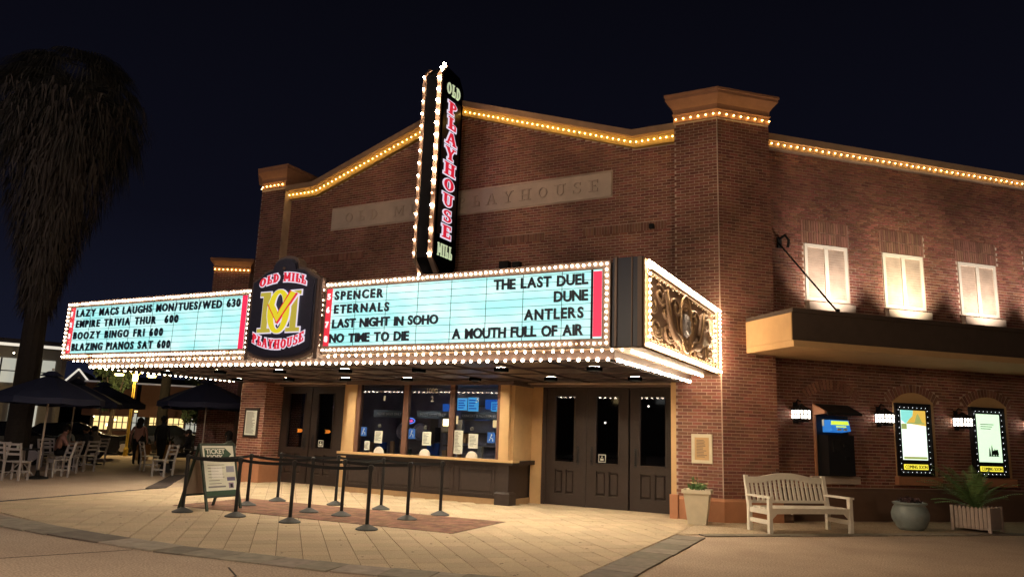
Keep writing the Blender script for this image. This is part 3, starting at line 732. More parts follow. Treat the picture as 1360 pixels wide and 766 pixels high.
# ================================================================== TICKET BOOTH
YB = 15.2
booth = thing('ticket_booth', 'projecting ticket booth with three numbered windows over dark wood panels', 'ticket booth', (-10.3, YB, 0))
def bp(name, mb, m, parent=None, **k):
    o = part(name, mb, m, parent or booth, **k); 
    if parent is None: o.location = (10.3, -YB, 0)
    return o
bp('pillar', MB().box(-12.74, -12.47, YB, YB+.3, .98, 2.82), TAN); bp('pillar', MB().box(-8.28, -8.04, YB, YB+.12, .98, 2.82), TAN); bp('side_wall', MB().box(-8.16, -7.97, YB+.12, 16.42, .98, 2.82), TAN); bp('side_wall', MB().box(-12.74, -12.55, YB+.3, 16.3, .98, 2.82), TAN)
m = MB(); m.box(-12.80, -7.94, YB-.03, 16.42, 2.68, 2.86); bp('header', m, SHFR)
m = MB()
MUL = mat('booth_mullion_brown', (.14, .07, .05), .5)
for a, c in ((-12.47,-12.36),(-11.02,-10.87),(-9.67,-9.53),(-8.37,-8.28)): bp('mullion', MB().box(a, c, YB+.03, YB+.14, 1.0, 2.68), MUL)
WX = [(-12.36,-11.02),(-10.87,-9.67),(-9.53,-8.37)]
for a, c in WX:
    m = MB(); m.box(a-.01, c+.01, YB+.08, YB+.088, 1.0, 2.68); bp('pane', m, GLASS)
m = MB(); m.box(-12.9, -7.86, YB-.09, YB+.25, .945, 1.0); bp('counter_ledge', m, TAN)
m = MB(); m.box(-12.86, -7.88, YB-.06, YB+.2, .89, .945); m.box(-8.0,-7.86, YB+.2, 16.3, .89, .985); bp('counter_moulding', m, DWOOD2)
m = MB(); m.box(-12.7, -8.02, YB+.03, 16.3, .14, .89); bp('counter_body', m, DWOOD2)
m = MB(); m.box(-12.68, -8.0, YB+.035, 16.3, 0, .14); m.box(-8.04, -7.97, YB+.3, 16.32, 0, .14); bp('base', m, mat('booth_base_tan', (.40, .25, .13), .9, noise=.3))
m = MB(); m.box(-8.32, -7.94, YB-.05, YB+.28, 0, .26); m.hexa([(-8.32,YB-.05,.26),(-7.94,YB-.05,.26),(-7.94,YB+.28,.26),(-8.32,YB+.28,.26)],[(-8.29,YB-.02,.30),(-7.97,YB-.02,.30),(-7.97,YB+.25,.30),(-8.29,YB+.25,.30)]); m.box(-8.27,-8.0,YB-.0,YB+.22,.30,.89)
bp('corner_post', m, DWOOD2)
for i in range(4):
    a = -12.62+i*1.09; m = MB(); m.box(a, a+.98, YB+.012, YB+.031, .20, .235); m.box(a, a+.98, YB+.012, YB+.031, .80, .835); m.box(a, a+.035, YB+.012, YB+.031, .235, .80); m.box(a+.945, a+.98, YB+.012, YB+.031, .235, .80); m.cbox(a+.08, a+.90, YB+.018, YB+.031, .28, .76, .012)
    bp('raised_panel', m, DWOOD2)
# booth interior
bp('back_wall', MB().box(-12.5, -8.18, 17.3, 17.35, 0, 2.84), GLOWIN); bp('left_wall', MB().box(-12.545,-12.5,15.5,17.3,0,2.84), GLOWIN); bp('ceiling_panel', MB().box(-12.5,-8.2,15.35,17.3,2.845,2.88), GLOWIN); bp('inner_desk', MB().box(-12.5,-8.2,15.5,16.0,.85,.93), DWOOD2); bp('filing_cabinet', MB().cbox(-12.3,-11.3,16.9,17.28,.02,1.9), GSHIRT)
for k in range(4): bp('wall_shelf', MB().box(-11.0, -8.6, 17.1, 17.29, 1.2+.35*k, 1.23+.35*k), GSHIRT)
for (x0,x1,z0,z1,y,mt) in ((-10.05,-9.78,2.12,2.42,16.2,SCRN),(-9.74,-9.45,2.10,2.44,16.2,SCRN),(-9.30,-8.98,2.16,2.40,16.3,SCRN2),(-8.96,-8.72,2.1,2.32,16.0,SCRN),(-8.72,-8.45,2.16,2.60,15.9,SCRN),(-10.4,-10.15,1.78,1.98,16.4,LITW),(-8.95,-8.78,1.72,2.0,16.1,LITW),(-11.0,-10.6,2.0,2.3,17.0,SCRN2),(-9.95,-9.5,1.9,2.0,16.9,SCRN2)):
    m = MB(); m.box(x0, x1, y, y+.03, z0, z1); s = bp('screen', m, mt)
    if mt is SCRN:
        m = MB(); w = x1-x0; rr = random.Random(int(x0*100))
        for k in range(4): zz = z0+(z1-z0)*(.15+.2*k); m.box(x0+w*.1, x0+w*rr.uniform(.5,.9), y-.004, y-.001, zz, zz+.03)
        bp('screen_text', m, SCRN2)
BLAMP = mat('booth_lamp', (1,.8,.4), .5, emit=(1,.78,.30), es=3.0)
for x in (-10.55, -8.85): bp('wall_lamp', MB().box(x, x+.16, 16.35, 16.42, 1.72, 1.95), BLAMP)
for x in (-11.9, -10.3, -8.9): bp('fill_panel', MB().box(x-.25, x+.25, 16.3, 16.45, 2.80, 2.835), mat('booth_fill_panel', (.8,.85,1), .5, emit=(.60,.76,1), es=110))  # added glowing panels that brighten the booth interior
rr = random.Random(12)
for k in range(26):
    x = rr.uniform(-12.3,-8.4); w = rr.uniform(.05,.22); z0 = rr.choice((.93,.93,.93,1.3,1.6)); y = rr.uniform(15.55,15.95) if z0 < 1 else rr.uniform(16.9,17.25)
    bp('counter_item', MB().cbox(x, x+w, y, y+.08, z0, z0+rr.uniform(.08,.38), .01), rr.choice((PAPER, SILV, DGREEN, BLACKM, TAN, BLUEST, GSHIRT)))
for x in (-11.45, -10.95): m = MB(); m.lathe([(.001,0),(.2,.0),(.22,.04),(.2,.08),(.17,.08),(.15,.02)], 20); o = bp('fan_ring', m, SILV); o.location = (x+10.3, .75, 1.55); o.rotation_euler = (pi/2,0,0)
m = MB(); m.tube([(-11.42+.17*cos(t*pi/8)+0, 16.1, 1.82+.07*sin(t*pi/8)) for t in range(17)], .012, 5); bp('neon_ring', m, NEONB)
m = MB(); word(m, 'SOLD', -11.53, -11.31, 1.79, .06, 16.1, .01); bp('neon_letters', m, NEON)
for a, c, tx in ((-12.05,-11.08,'MOVIE SALES ONLY'),(-10.72,-9.78,'MOVIE SALES ONLY'),(-9.45,-8.45,'CONCERT & MOVIE SALES')):
    m = MB(); m.box(a, c, YB+.22, YB+.235, 1.88, 2.06); bp('header_sign', m, mat('sign_grey_green', (.10, .13, .14), .6))
# text helper (built-in font)
FC = {}
def txtmesh(ch, mt, bold=.0, ext=.01, key=''):
    k = (ch, mt.name, bold, ext)
    if k in FC: return FC[k]
    cu = bpy.data.curves.new('letter', 'FONT'); cu.body = ch; cu.size = 1; cu.offset = bold; cu.extrude = ext; cu.resolution_u = 3
    o = bpy.data.objects.new('letter_source', cu); COL.objects.link(o); bpy.context.view_layer.update()
    me = bpy.data.meshes.new_from_object(o.evaluated_get(bpy.context.evaluated_depsgraph_get())); bpy.data.objects.remove(o)
    me.name = 'letter'; me.materials.clear(); me.materials.append(mt)
    me.transform(Matrix.Rotation(pi/2, 4, 'X'))
    xs_ = [v.co.x for v in me.vertices]; zs_ = [v.co.z for v in me.vertices]
    FC[k] = (me, min(xs_), max(xs_), min(zs_), max(zs_)); return FC[k]
def textline(name, s, x0, x1, z, hgt, y, mt, parent, bold=.0, ext=.004):
    me, a, c, lo, hi = txtmesh(s, mt, bold, ext); k = (x1-x0)/(c-a)
    o = put(name, me, parent, (x0-a*k, y, z)); o.scale = (k, 1, hgt/.72); return o
def btext(s, x0, x1, z, h, y, mt, name='lettering'):
    o = textline(name, s, x0, x1, z, h, y, mt, booth); o.location.x += 10.3; o.location.y -= YB
for a, c, tx in ((-11.95,-11.18,'MOVIE SALES ONLY'),(-10.62,-9.88,'MOVIE SALES ONLY'),(-9.42,-8.5,'CONCERT & MOVIE SALES')): btext(tx, a, c, 1.94, .06, YB+.215, PAPER)
btext('1', -11.66, -11.60, 2.28, .13, YB+.07, PAPER, 'window_number'); btext('2', -10.24, -10.16, 2.28, .13, YB+.07, PAPER, 'window_number'); btext('3', -8.98, -8.90, 2.28, .13, YB+.07, PAPER, 'window_number')
btext('1000', -10.36, -10.06, 2.48, .13, YB+.07, PAPER, 'street_number')
for cx in (-11.70, -10.33, -9.02):
    m = MB(); m.loft([[(cx+r*cos(2*pi*i/14), YB+y, 1.0+max(0, r*sin(2*pi*i/14))) for i in range(14)] for r, y in ((.16,.078),(.16,.062),(.12,.055))]); bp('speak_hole', m, SHUTF)
    m = MB(); m = MB().lathe([(.05,0),(.055,.012),(.035,.02)], 12); o = bp('speaker_disc', m, RUBBER); o.location = (cx-.02+10.3, .075, 1.66); o.rotation_euler = (pi/2,0,0)
for (x0,x1,z0,z1,mt) in ((-11.86,-11.62,1.24,1.54,PAPER),(-10.42,-10.17,1.24,1.56,PAPER),(-9.12,-8.87,1.22,1.55,PAPER),(-9.52,-9.28,1.08,1.62,PAPER),(-12.16,-12.0,1.06,1.28,PAPER),
     (-12.30,-12.12,1.40,1.62,BLUEST),(-10.84,-10.64,1.38,1.62,BLUEST),(-8.62,-8.42,1.36,1.60,BLUEST)):
    m = MB(); m.box(x0, x1, YB+.068, YB+.074, z0, z1); nb = bp('notice', m, mt); m = MB(); rr = random.Random(int(z0*97-x0*31))
    if mt is PAPER:
        z = z1-.05
        while z > z0+.03: m.box(x0+.03, x0+.03+(x1-x0-.06)*rr.uniform(.4,1), YB+.0645, YB+.066, z, z+.010); z -= .032
        o = bp('print_lines', m, PRINT)
    else:
        cx = (x0+x1)/2; cz = (z0+z1)/2; m.ball((cx+.01, YB+.062, cz+.065), .018); m.bar((cx+.01,YB+.062,cz+.05),(cx-.02,YB+.062,cz-.0),.02,.008); m.bar((cx-.02,YB+.062,cz),(cx+.04,YB+.062,cz-.02),.018,.008); m.bar((cx+.04,YB+.062,cz-.02),(cx+.05,YB+.062,cz-.08),.018,.008); m.bar((cx-.02,YB+.062,cz-.02),(cx-.05,YB+.062,cz-.07),.014,.008)
        bp('pictogram', m, PAPER)
# stickers on doors
for (x0,x1,z0,z1,mt,d) in ((-6.30,-6.12,1.02,1.20,PAPER,D2_),(-14.62,-14.44,1.04,1.22,PAPER,D5),(-14.47,-14.2,1.36,1.56,ORANGE,D5),(-15.5,-15.22,1.36,1.56,ORANGE,D4)):
    m = MB()
    if mt is ORANGE: m.loft([[(x0+(x1-x0)*(.5+.5*cos(a)*(.7+.3*cos(3*a))), y, z0+(z1-z0)*(.5+.5*sin(a)*(.75+.25*cos(2*a)))) for a in [2*pi*i/12 for i in range(12)]] for y in (16.33,16.325)])
    else: m.box(x0, x1, 16.326, 16.332, z0, z1)
    o = part('sticker', m, mt, d)
    if mt is PAPER:
        m = MB(); m.box(x0+.02, x1-.02, 16.322, 16.3255, z0+.02, z1-.02); part('sticker_print', m, BLACKM, d)
        m = MB(); m.ball((x0+.09,16.32,z0+.12), .02); m.box(x0+.05,x0+.13,16.3185,16.3215,z0+.04,z0+.09); part('sticker_pictogram', m, PAPER, d)
# glowing bits seen through the left door: neon
m = MB(); m.tube([(-14.42+.26*cos(t*pi/8), 16.9, 2.16+.06*sin(t*pi/8)) for t in range(17)], .014, 5); part('neon_ring', m, mat('neon_dim', (.6,.3,.4), .5, emit=(.8,.45,.55), es=2.5), bld)

# ================================================================== MARQUEE
MX0, MX1, MY = -17.62, -3.42, 10.62
mq = thing('marquee', 'wide lit cinema marquee canopy with two letter boards and rows of bulbs', 'marquee', (-10.5, 13, 2.8))
def mp(name, mb, m, parent=None, **k):
    o = part(name, mb, m, parent or mq, **k)
    if parent is None: o.location = (10.5, -13, -2.8)
    return o
m = MB(); m.box(MX0+.02, MX1-.02, MY+.03, 15.57, 2.93, 4.24); m.box(-16.0, -4.4, 15.57, 15.88, 2.93, 4.24); mp('canopy_body', m, NAVY)
m = MB(); m.box(-17.0, -4.02, 10.98, 15.9, 2.80, 2.935); mp('lower_tier', m, SOFF)
m = MB(); m.box(MX0+.02, MX1-.02, MY+.03, 15.57, 2.915, 2.929); mp('upper_soffit', m, SIDEG)
# soffit battens and trim of the lower tier, panel by panel
for i in range(12):
    a = -16.92+i*1.07
    for j in range(4):
        b0 = 11.1+j*1.18; m = MB(); m.cbox(0, 1.0, 0, .02, 0, 1.1, .012); 
        o = mp('soffit_panel', m, SOFF); o.rotation_euler = (-pi/2, 0, 0); o.location = (a+10.5, b0-13, 2.785-2.8)
m = MB(); m.box(-17.04, -3.98, 10.94, 10.98, 2.78, 2.93); m.box(-4.02, -3.98, 10.98, 15.57, 2.78, 2.93); m.box(-17.04, -17.0, 10.98, 15.57, 2.78, 2.93); mp('tier_fascia', m, SHFR)
# bulbs under the canopy
def bulbrow(name, pts, mt, r=.026, n=6):
    m = MB(); dead = MB(); rr = random.Random(len(pts))
    for p in pts:
        q = rr.random(); p = Vector(p)+Vector((rr.uniform(-1,1), rr.uniform(-.5,.5), rr.uniform(-1,1)))*.004
        if q < .03: dead.ball(p, r*.9, n, 3)
        else: m.ball(p, r*rr.choice((.82,.95,1,1,1.1)), n, 3)
    if dead.v: mp('dim_bulbs', dead, BULBDIM, kind='stuff')
    return mp(name, m, mt, kind='stuff')
bulbrow('lower_bulbs', rowpts((-17.0,10.925,2.775),(-4.0,10.925,2.775),.165), BULB, .030)
bulbrow('upper_bulbs', rowpts((-17.4,10.75,2.89),(-3.7,10.75,2.89),.165), BULB, .022)
bulbrow('right_lower_bulbs', rowpts((-3.965,11.0,2.775),(-3.965,15.5,2.775),.135), BULB, .028)
bulbrow('right_upper_bulbs', rowpts((-3.70,10.9,2.885),(-3.70,15.5,2.885),.135), BULB, .024)
bulbrow('left_lower_bulbs', rowpts((-17.05,11.0,2.775),(-17.05,15.4,2.775),.165), BULB, .028)
# recessed downlights
for i in range(7):
    for j, yy in enumerate((12.2, 14.4)):
        x = -15.9+i*1.85
        m = MB(); m.lathe([(.10,0),(.10,.008),(.07,.010)], 14); o = mp('downlight', m, DOWNL); o.location = (x+10.5, yy-13, 2.768-2.8)
        m = MB(); m.loft([[(r*cos(2*pi*k/16), r*sin(2*pi*k/16), z) for k in range(16)] for r, z in ((.125,.015),(.14,.015),(.14,-.055),(.125,-.055),(.125,.015))], caps=False); part('baffle_ring', m, BAFFLE, o)
# letter boards
def board(x0, x1, side):
    z0, z1 = 2.93, 4.27; y = MY
    m = MB(); w = .13
    m.box(x0, x1, y-.03, y+.04, z0, z0+w); m.box(x0, x1, y-.03, y+.04, z1-w, z1); m.box(x0, x0+w, y-.03, y+.04, z0+w, z1-w); m.box(x1-w, x1, y-.03, y+.04, z0+w, z1-w)
    fr = mp('board_frame', m, TRIM)
    pts = rowpts((x0,y-.045,z1-.055),(x1,y-.045,z1-.055),.098)+rowpts((x0,y-.045,z0+.055),(x1,y-.045,z0+.055),.098)+rowpts((x0+.055,y-.045,z0+.1),(x0+.055,y-.045,z1-.1),.098)+rowpts((x1-.055,y-.045,z0+.1),(x1-.055,y-.045,z1-.1),.098)
    bulbrow('frame_bulbs', pts, BULB, .020)
    a, c = x0+w, x1-w; lz0, lz1 = z0+w, z1-w
    m = MB(); m.box(a, c, y-.005, y+.03, lz0, lz1); brd = mp('light_panel', m, BOARD)
    m = MB(); z = lz0+.03
    for k in range(9): zz = lz0+.055+k*(lz1-lz0-.09)/8; m.box(a, c, y-.010, y-.0055, zz, zz+.007)
    part('letter_rail', m, RAIL, brd)
    m = MB(); n = 8
    for k in range(1, n): xx = a+(c-a)*k/n; m.box(xx, xx+.009, y-.0095, y-.0052, lz0, lz1)
    part('panel_joint', m, RAIL, brd)
    return brd, a, c, lz0, lz1
bR, a, c, lz0, lz1 = board(-9.71, -3.93, 'R')
m = MB(); m.box(a, a+.13, MY-.018, MY-.011, lz0, lz1); sR = part('red_strip', m, REDS, bR)
m = MB(); m.box(c-.15, c-.01, MY-.018, MY-.011, lz0+.03, lz1-.03); part('red_strip', m, PINKR, bR)
m = MB(); m.box(c-.19, c-.155, MY-.02, MY-.011, lz0, lz1)
part('strip_edge', m, BLACKM, bR)
bLf, a2, c2, _, _ = board(-17.57, -11.50, 'L')
m = MB(); m.box(a2, a2+.15, MY-.018, MY-.011, lz0, lz1); part('red_strip', m, REDS, bLf)
m = MB(); m.box(c2-.17, c2-.03, MY-.018, MY-.011, lz0, lz1); part('red_strip', m, PINKR, bLf)
def mtext(s, x0, x1, zc, brd, hgt=.172, mt=LET, y=MY-.034, bold=.032):
    n = len(s); wid = [0.34 if ch == ' ' else (lambda t: t[2]-t[1])(txtmesh(ch, mt, bold, .012)) for ch in s]
    sx = .172/.72*.92; gaps = n-1
    tot = sum(wid)*sx; gap = (x1-x0-tot)/gaps
    if gap < .006: sx *= (x1-x0-.008*gaps)/tot; gap = .008
    x = x0
    for ch, w_ in zip(s, wid):
        if ch != ' ':
            me, lo, hi, zl, zh = txtmesh(ch, mt, bold, .012)
            o = put('letter', me, brd, (x-lo*sx, y, zc-hgt/2+random.uniform(-.004,.004)), rot=(0, random.uniform(-.014,.014), 0)); o.scale = (sx, 1, hgt/.72)
        x += w_*sx+gap
ZR = [4.0, 3.745, 3.475, 3.205]
for s, x0, x1, r in (('SPENCER',-9.37,-8.25,0),('ETERNALS',-9.36,-8.10,1),('LAST NIGHT IN SOHO',-9.38,-7.04,2),('NO TIME TO DIE',-9.42,-7.63,3),
                     ('THE LAST DUEL',-5.97,-4.23,0),('DUNE',-4.87,-4.23,1),('ANTLERS',-5.39,-4.30,2),('A MOUTH FULL OF AIR',-6.74,-4.30,3)): mtext(s, x0, x1-(.06 if x0 > -7 else 0), ZR[r], bR, .17 if x0 > -7 else .16)
for s, x0, x1, r in (('LAZY MACS LAUGHS MON/TUES/WED 630',-17.20,-11.83,0),('EMPIRE TRIVIA THUR  600',-17.16,-13.64,1),('BOOZY BINGO FRI 600',-17.20,-14.08,2),('BLAZING PIANOS SAT 600',-17.20,-13.80,3)): mtext(s, x0, x1, ZR[r], bLf, .165)
for i, ch in enumerate('5678'): mtext(ch+' ', a+.035, a+.16, ZR[i]-.01, bR, .11, NUMW)
for i, ch in enumerate('1234'): mtext(ch+' ', a2+.04, a2+.16, ZR[i]-.01, bLf, .11, NUMW)
# dark corner mullions right of the board
m = MB(); m.box(-3.90, -3.42, MY-.0, MY+.04, 2.93, 4.30); mp('corner_panel', m, NAVY)
m = MB(); m.box(-3.86, -3.825, MY-.03, MY+.02, 2.93, 4.31); m.box(-3.60,-3.58, MY-.02, MY+.02, 2.93, 4.31); m.box(-3.50,-3.43, MY-.02, MY+.0, 2.93, 4.30); mp('corner_mullion', m, TRIM)
# right side relief panel (faces +x); local frame: u = y
SX = MX1
m = MB(); m.box(SX-.02, SX+.03, MY, 15.56, 2.93, 3.02); m.box(SX-.02, SX+.03, MY, 15.56, 4.17, 4.27); m.box(SX-.02, SX+.03, MY, MY+.18, 3.02, 4.17); m.box(SX-.02, SX+.03, 15.30, 15.56, 3.02, 4.17)
m.box(SX-.02, SX+.04, MY+.22, 15.1, 4.08, 4.11); mp('side_frame', m, SIDEG)
sb = rowpts((SX+.085,MY,4.225),(SX+.085,15.55,4.225),.09)+rowpts((SX+.085,MY,2.975),(SX+.085,15.55,2.975),.09)+rowpts((SX+.085,MY+.09,3.04),(SX+.085,MY+.09,4.18),.092)+rowpts((SX+.085,15.46,3.04),(SX+.085,15.46,4.18),.08)+rowpts((SX+.085,15.0,3.1),(SX+.085,15.0,4.0),.1)
m = MB()
for p in sb: m.ball(p, .021, 6, 3)
mp('side_frame_bulbs', m, BULBS, kind='stuff')
m = MB(); m.box(SX-.03, SX+.0, MY+.18, 15.30, 3.02, 4.17); rb = mp('relief_back', m, BRONZE)
def sxy(u, z, d=.03): return (SX+d, u, z)
def spiral(cx, cz, r, turns, a0, sgn=1, n=22):
    return [sxy(cx+r*(1-.85*t)*cos(a0+sgn*2*pi*turns*t)*1.9, cz+r*(1-.85*t)*sin(a0+sgn*2*pi*turns*t)) for t in [i/n for i in range(n+1)]]
UC = 12.95
gl = MB(); br = MB()
for s in (-1, 1):
    for (du, z, r, tr, a0) in ((.62,3.78,.16,1.4,.3),(1.05,3.32,.17,1.5,2.4),(1.55,3.85,.15,1.3,1.2),(1.75,3.30,.16,1.4,3.8),(.55,3.25,.11,1.3,5.0),(1.25,3.62,.12,1.2,.8),(1.95,3.60,.10,1.3,2)):
        gl.tube(spiral(UC+s*du, z, r, tr, a0 if s > 0 else pi-a0, s), .017, 5); br.tube([(p[0]-.012, p[1]+.03, p[2]-.02) for p in spiral(UC+s*du, z, r*1.12, tr, a0 if s > 0 else pi-a0, s)], .03, 5)
    # griffin-like body sweep
    body = [sxy(UC+s*(.35+.95*t), 3.15+.75*t-.5*sin(pi*t)*t, .035) for t in [i/10 for i in range(11)]]
    br.tube(body, lambda t: .03+.045*sin(pi*min(1, t*1.05)), 8)
    gl.tube([(p[0]+.03, p[1]-.05*s, p[2]+.08) for p in body], .018, 5)
    wg_ = [sxy(UC+s*(.9+.55*t), 3.5+.45*sin(pi*t*.8), .03) for t in [i/8 for i in range(9)]]; br.tube(wg_, .045, 6, .02)
    gl.tube([sxy(UC+s*(.32+.05*k), 3.1+.1*k, .03) for k in range(9)], .014, 5)
    for k in range(6): gl.tube([sxy(UC+s*(1.45+.09*k), 3.12+.02*k), sxy(UC+s*(1.50+.09*k), 3.2+.02*k), sxy(UC+s*(1.44+.11*k), 3.32)], .014, 5)
    for k in range(10): gl.tube([sxy(UC+s*(.35+.19*k), 3.09), sxy(UC+s*(.45+.19*k), 3.055+.01*(k % 2)), sxy(UC+s*(.55+.19*k), 3.10)], .013, 5)
    for k in range(10): gl.tube([sxy(UC+s*(.35+.19*k), 4.10), sxy(UC+s*(.45+.19*k), 4.03+.02*(k % 2)), sxy(UC+s*(.55+.19*k), 4.10)], .013, 5)
    gl.tube([sxy(UC+s*2.12, 3.1+.1*k, .03+.01*(k % 2)) for k in range(10)], .022, 5)
part('scroll_shadow', br, BRONZE, rb, smooth=True, kind='stuff'); part('gilt_scroll', gl, GILT, rb, smooth=True, kind='stuff')
m = MB(); m.tube([sxy(UC+.36*cos(2*pi*i/28), 3.59+.50*sin(2*pi*i/28), .04) for i in range(29)], .026, 6); m.tube([sxy(UC+.28*cos(2*pi*i/28), 3.59+.42*sin(2*pi*i/28), .035) for i in range(29)], .014, 6)
part('medallion_ring', m, GILT, rb, smooth=True)
m = MB(); m.loft([[(SX+d, UC+.20*k*cos(2*pi*i/14), 3.56+.22*k*sin(2*pi*i/14)) for i in range(14)] for k, d in ((1,.0),(.95,.05),(.6,.07))])
for s in (-1,1):
    m.tube([(SX+.08, UC+s*.02+s*.09*sin(k*.7), 3.40+.035*k) for k in range(10)], .022, 5)
    m.tube([(SX+.075, UC+s*.14, 3.45+.03*k) for k in range(8)], .018, 5)
part('medallion_crest', m, SILV, rb, smooth=True)
m = MB(); m.tube(spiral(UC-.02, 3.88, .08, 1.6, 0), .02, 5); m.tube(spiral(UC+.02, 3.27, .08, 1.6, 2), .02, 5); part('medallion_scroll', m, GILT, rb)
# left end
m = MB(); m.box(MX0-.03, MX0+.02, MY, 15.5, 2.93, 4.27); mp('left_end_panel', m, TRIM)

# ================================================================== SHIELD SIGN between the boards
sh = thing('shield_sign', 'navy shield sign with yellow monogram between the two letter boards', 'sign', (-10.57, 10.5, 2.8))
XS = -10.57
def shape(k):   # outline, ccw from front
    h = [(.785,.22),(.785,1.52),(.62,1.60),(.48,1.70),(.30,1.74),(.27,1.86),(.17,1.93),(.0,1.96)]
    P = []
    bot = [(-.785,.22),(-.6,.14),(-.35,.085),(0,.07),(.35,.085),(.6,.14)]
    P = bot+h+[(-x, z) for x, z in reversed(h[:-1])][:-1]
    c = (0, .95); return [((x)*(1+k/.8)*1.0, c[1]+(z-c[1])*(1+k/.95)) for x, z in P]
m = MB(); m.prism(shape(.085), .0, .2, 'y'); m.box(-.93, -.84, .02, .2, .02, 1.45); m.box(.84, .93, .02, .2, .02, 1.55); part('backing', m, SHFR, sh)
m = MB(); m.prism(shape(.03), -.03, .0, 'y'); part('inner_rim', m, mat('shield_rim', (.03,.03,.05), .4), sh)
m = MB(); m.prism(shape(0), -.055, -.03, 'y'); part('panel', m, SHNAVY, sh)
m = MB(); m.lathe([(.03,0),(.03,.02),(.015,.03)], 10); o = part('rosette', m, SHFR, sh); o.location = (0,-.055,1.78); o.rotation_euler = (pi/2,0,0)
def arc_up(x, z): return x, z+.10*(1-(x/.6)**2)
def arc_dn(x, z): return x, z-.13*(1-(x/.62)**2)
for grow, dp, mt in ((.12,.010,WLET),(0,.030,RLET)):
    m = MB(); word(m, 'OLD', -.60, -.10, 1.42, .17, -.055, dp, grow, arc_up); part('lettering', m, mt, sh); m = MB(); word(m, 'MILL', .02, .60, 1.42, .17, -.055, dp, grow, arc_up); part('lettering', m, mt, sh)
    m = MB(); word(m, 'PLAYHOUSE', -.66, .66, .34, .18, -.055, dp, grow, arc_dn); part('lettering', m, mt, sh)
def mono(m, y, grow):
    def L(x0,z0,x1,z1,w,k): 
        w += 2*grow; dx, dz = x1-x0, z1-z0; l = hypot(dx,dz); tx, tz = dx/l, dz/l; x0 -= tx*grow; z0 -= tz*grow; x1 += tx*grow; z1 += tz*grow
        P = [(x0-tz*w/2, z0+tx*w/2),(x0+tz*w/2, z0-tx*w/2),(x1+tz*w/2, z1-tx*w/2),(x1-tz*w/2, z1+tx*w/2)]
        m.prism(P, y-k*.001, y+.01, 'y')
    for s in (-1, 1):
        L(s*.37,.56,s*.37,1.28,.145,s+2); L(s*.54,.57,s*.20,.57,.075,4); L(s*.52,1.28,s*.26,1.28,.075,5)
    L(-.36,1.27,-.02,.74,.14,6)
m = MB(); mono(m, -.075, .022); part('monogram_edge', m, WLET, sh)
m = MB(); mono(m, -.09, 0); part('monogram_letter', m, GREYL, sh)
def ring(m, y, w, rx=.205, rz=.385, cz=.93):
    n = 28
    for i in range(n):
        a0, a1 = 2*pi*i/n, 2*pi*(i+1)/n
        P = []
        for rr, a in ((1,a0),(1,a1),(-1,a1),(-1,a0)):
            ww = w*(.6+.4*abs(cos(a))); P.append(((rx+rr*ww/2)*cos(a), cz+(rz+rr*ww/2*.8)*sin(a)))
        m.prism(P, y, y+.012, 'y')
m = MB(); m.prism([(.0,.64),(.49,1.25),(.29,1.33),(.0,.92),(-.1,.9)], -.100, -.09, 'y'); part('stroke_edge', m, WLET, sh)
m = MB(); ring(m, -.104, .21); part('ring_edge', m, WLET, sh)
m = MB(); ring(m, -.118, .155); part('ring_letter', m, YLET, sh)
m = MB(); m.prism([(.0,.70),(.44,1.26),(.31,1.30),(.0,.88)], -.138, -.10, 'y'); m.prism([(.0,.70),(.0,.88),(-.17,1.13),(-.27,1.07)], -.137, -.10, 'y'); part('ring_overlap', m, YLET, sh)
m = MB(); m.prism([(.0,.69),(.45,1.25),(.44,1.265),(-.0,.715)], -.1395, -.10, 'y'); part('red_outline', m, RLET, sh); m = MB(); m.prism([(.0,.69),(.0,.715),(-.26,1.08),(-.275,1.065)], -.139, -.10, 'y'); part('red_outline', m, RLET, sh)
m = MB(); m.prism([(.0,.87),(.295,1.305),(.28,1.315),(.0,.895)], -.1392, -.10, 'y'); part('red_outline', m, RLET, sh)

# ================================================================== BLADE SIGN
bs = thing('blade_sign', 'tall vertical blade sign edged with bulbs projecting from the gable', 'sign', (-10.2, 15.0, 5.5))
def bsp(name, mb, m, **k):
    o = part(name, mb, m, bs, **k); o.location = (10.2, -15.0, -5.5); return o
BX0, BX1, BY0, BY1, BZ0, BZ1 = -10.50, -9.97, 14.60, 15.62, 5.72, 10.50
poly = [(BY0,BZ0),(BY0+.30,BZ0-.30),(BY1-.12,BZ0-.30),(BY1,BZ0-.08),(BY1,BZ1-.1),(BY1-.22,BZ1+.22),(BY0+.22,BZ1+.27),(BY0,BZ1)]
m = MB(); m.prism(poly, BX0, BX1, 'x'); bsp('body', m, mat('blade_black', (.0012, .0014, .0025), 1, spec=.02))
m = MB(); m.box(BX0-.02, BX0+.05, BY0-.06, BY0-.0, BZ0-.02, BZ1); m.box(BX1-.11, BX1+.015, BY0-.06, BY0, BZ0-.02, BZ1)
for x in ((BX0-.02,BX0+.05),(BX1-.11,BX1+.015)):
    m.hexa([(x[0],BY0-.06,BZ0-.02),(x[1],BY0-.06,BZ0-.02),(x[1],BY0,BZ0-.02),(x[0],BY0,BZ0-.02)],[(x[0],BY0+.24,BZ0-.36),(x[1],BY0+.24,BZ0-.36),(x[1],BY0+.30,BZ0-.30),(x[0],BY0+.30,BZ0-.30)][::1])
    m.hexa([(x[0],BY0-.06,BZ1),(x[1],BY0-.06,BZ1),(x[1],BY0,BZ1),(x[0],BY0,BZ1)],[(x[0],BY0+.18,BZ1+.30),(x[1],BY0+.18,BZ1+.30),(x[1],BY0+.22,BZ1+.27),(x[0],BY0+.22,BZ1+.27)])
bsp('edge_strip', m, TRIM)
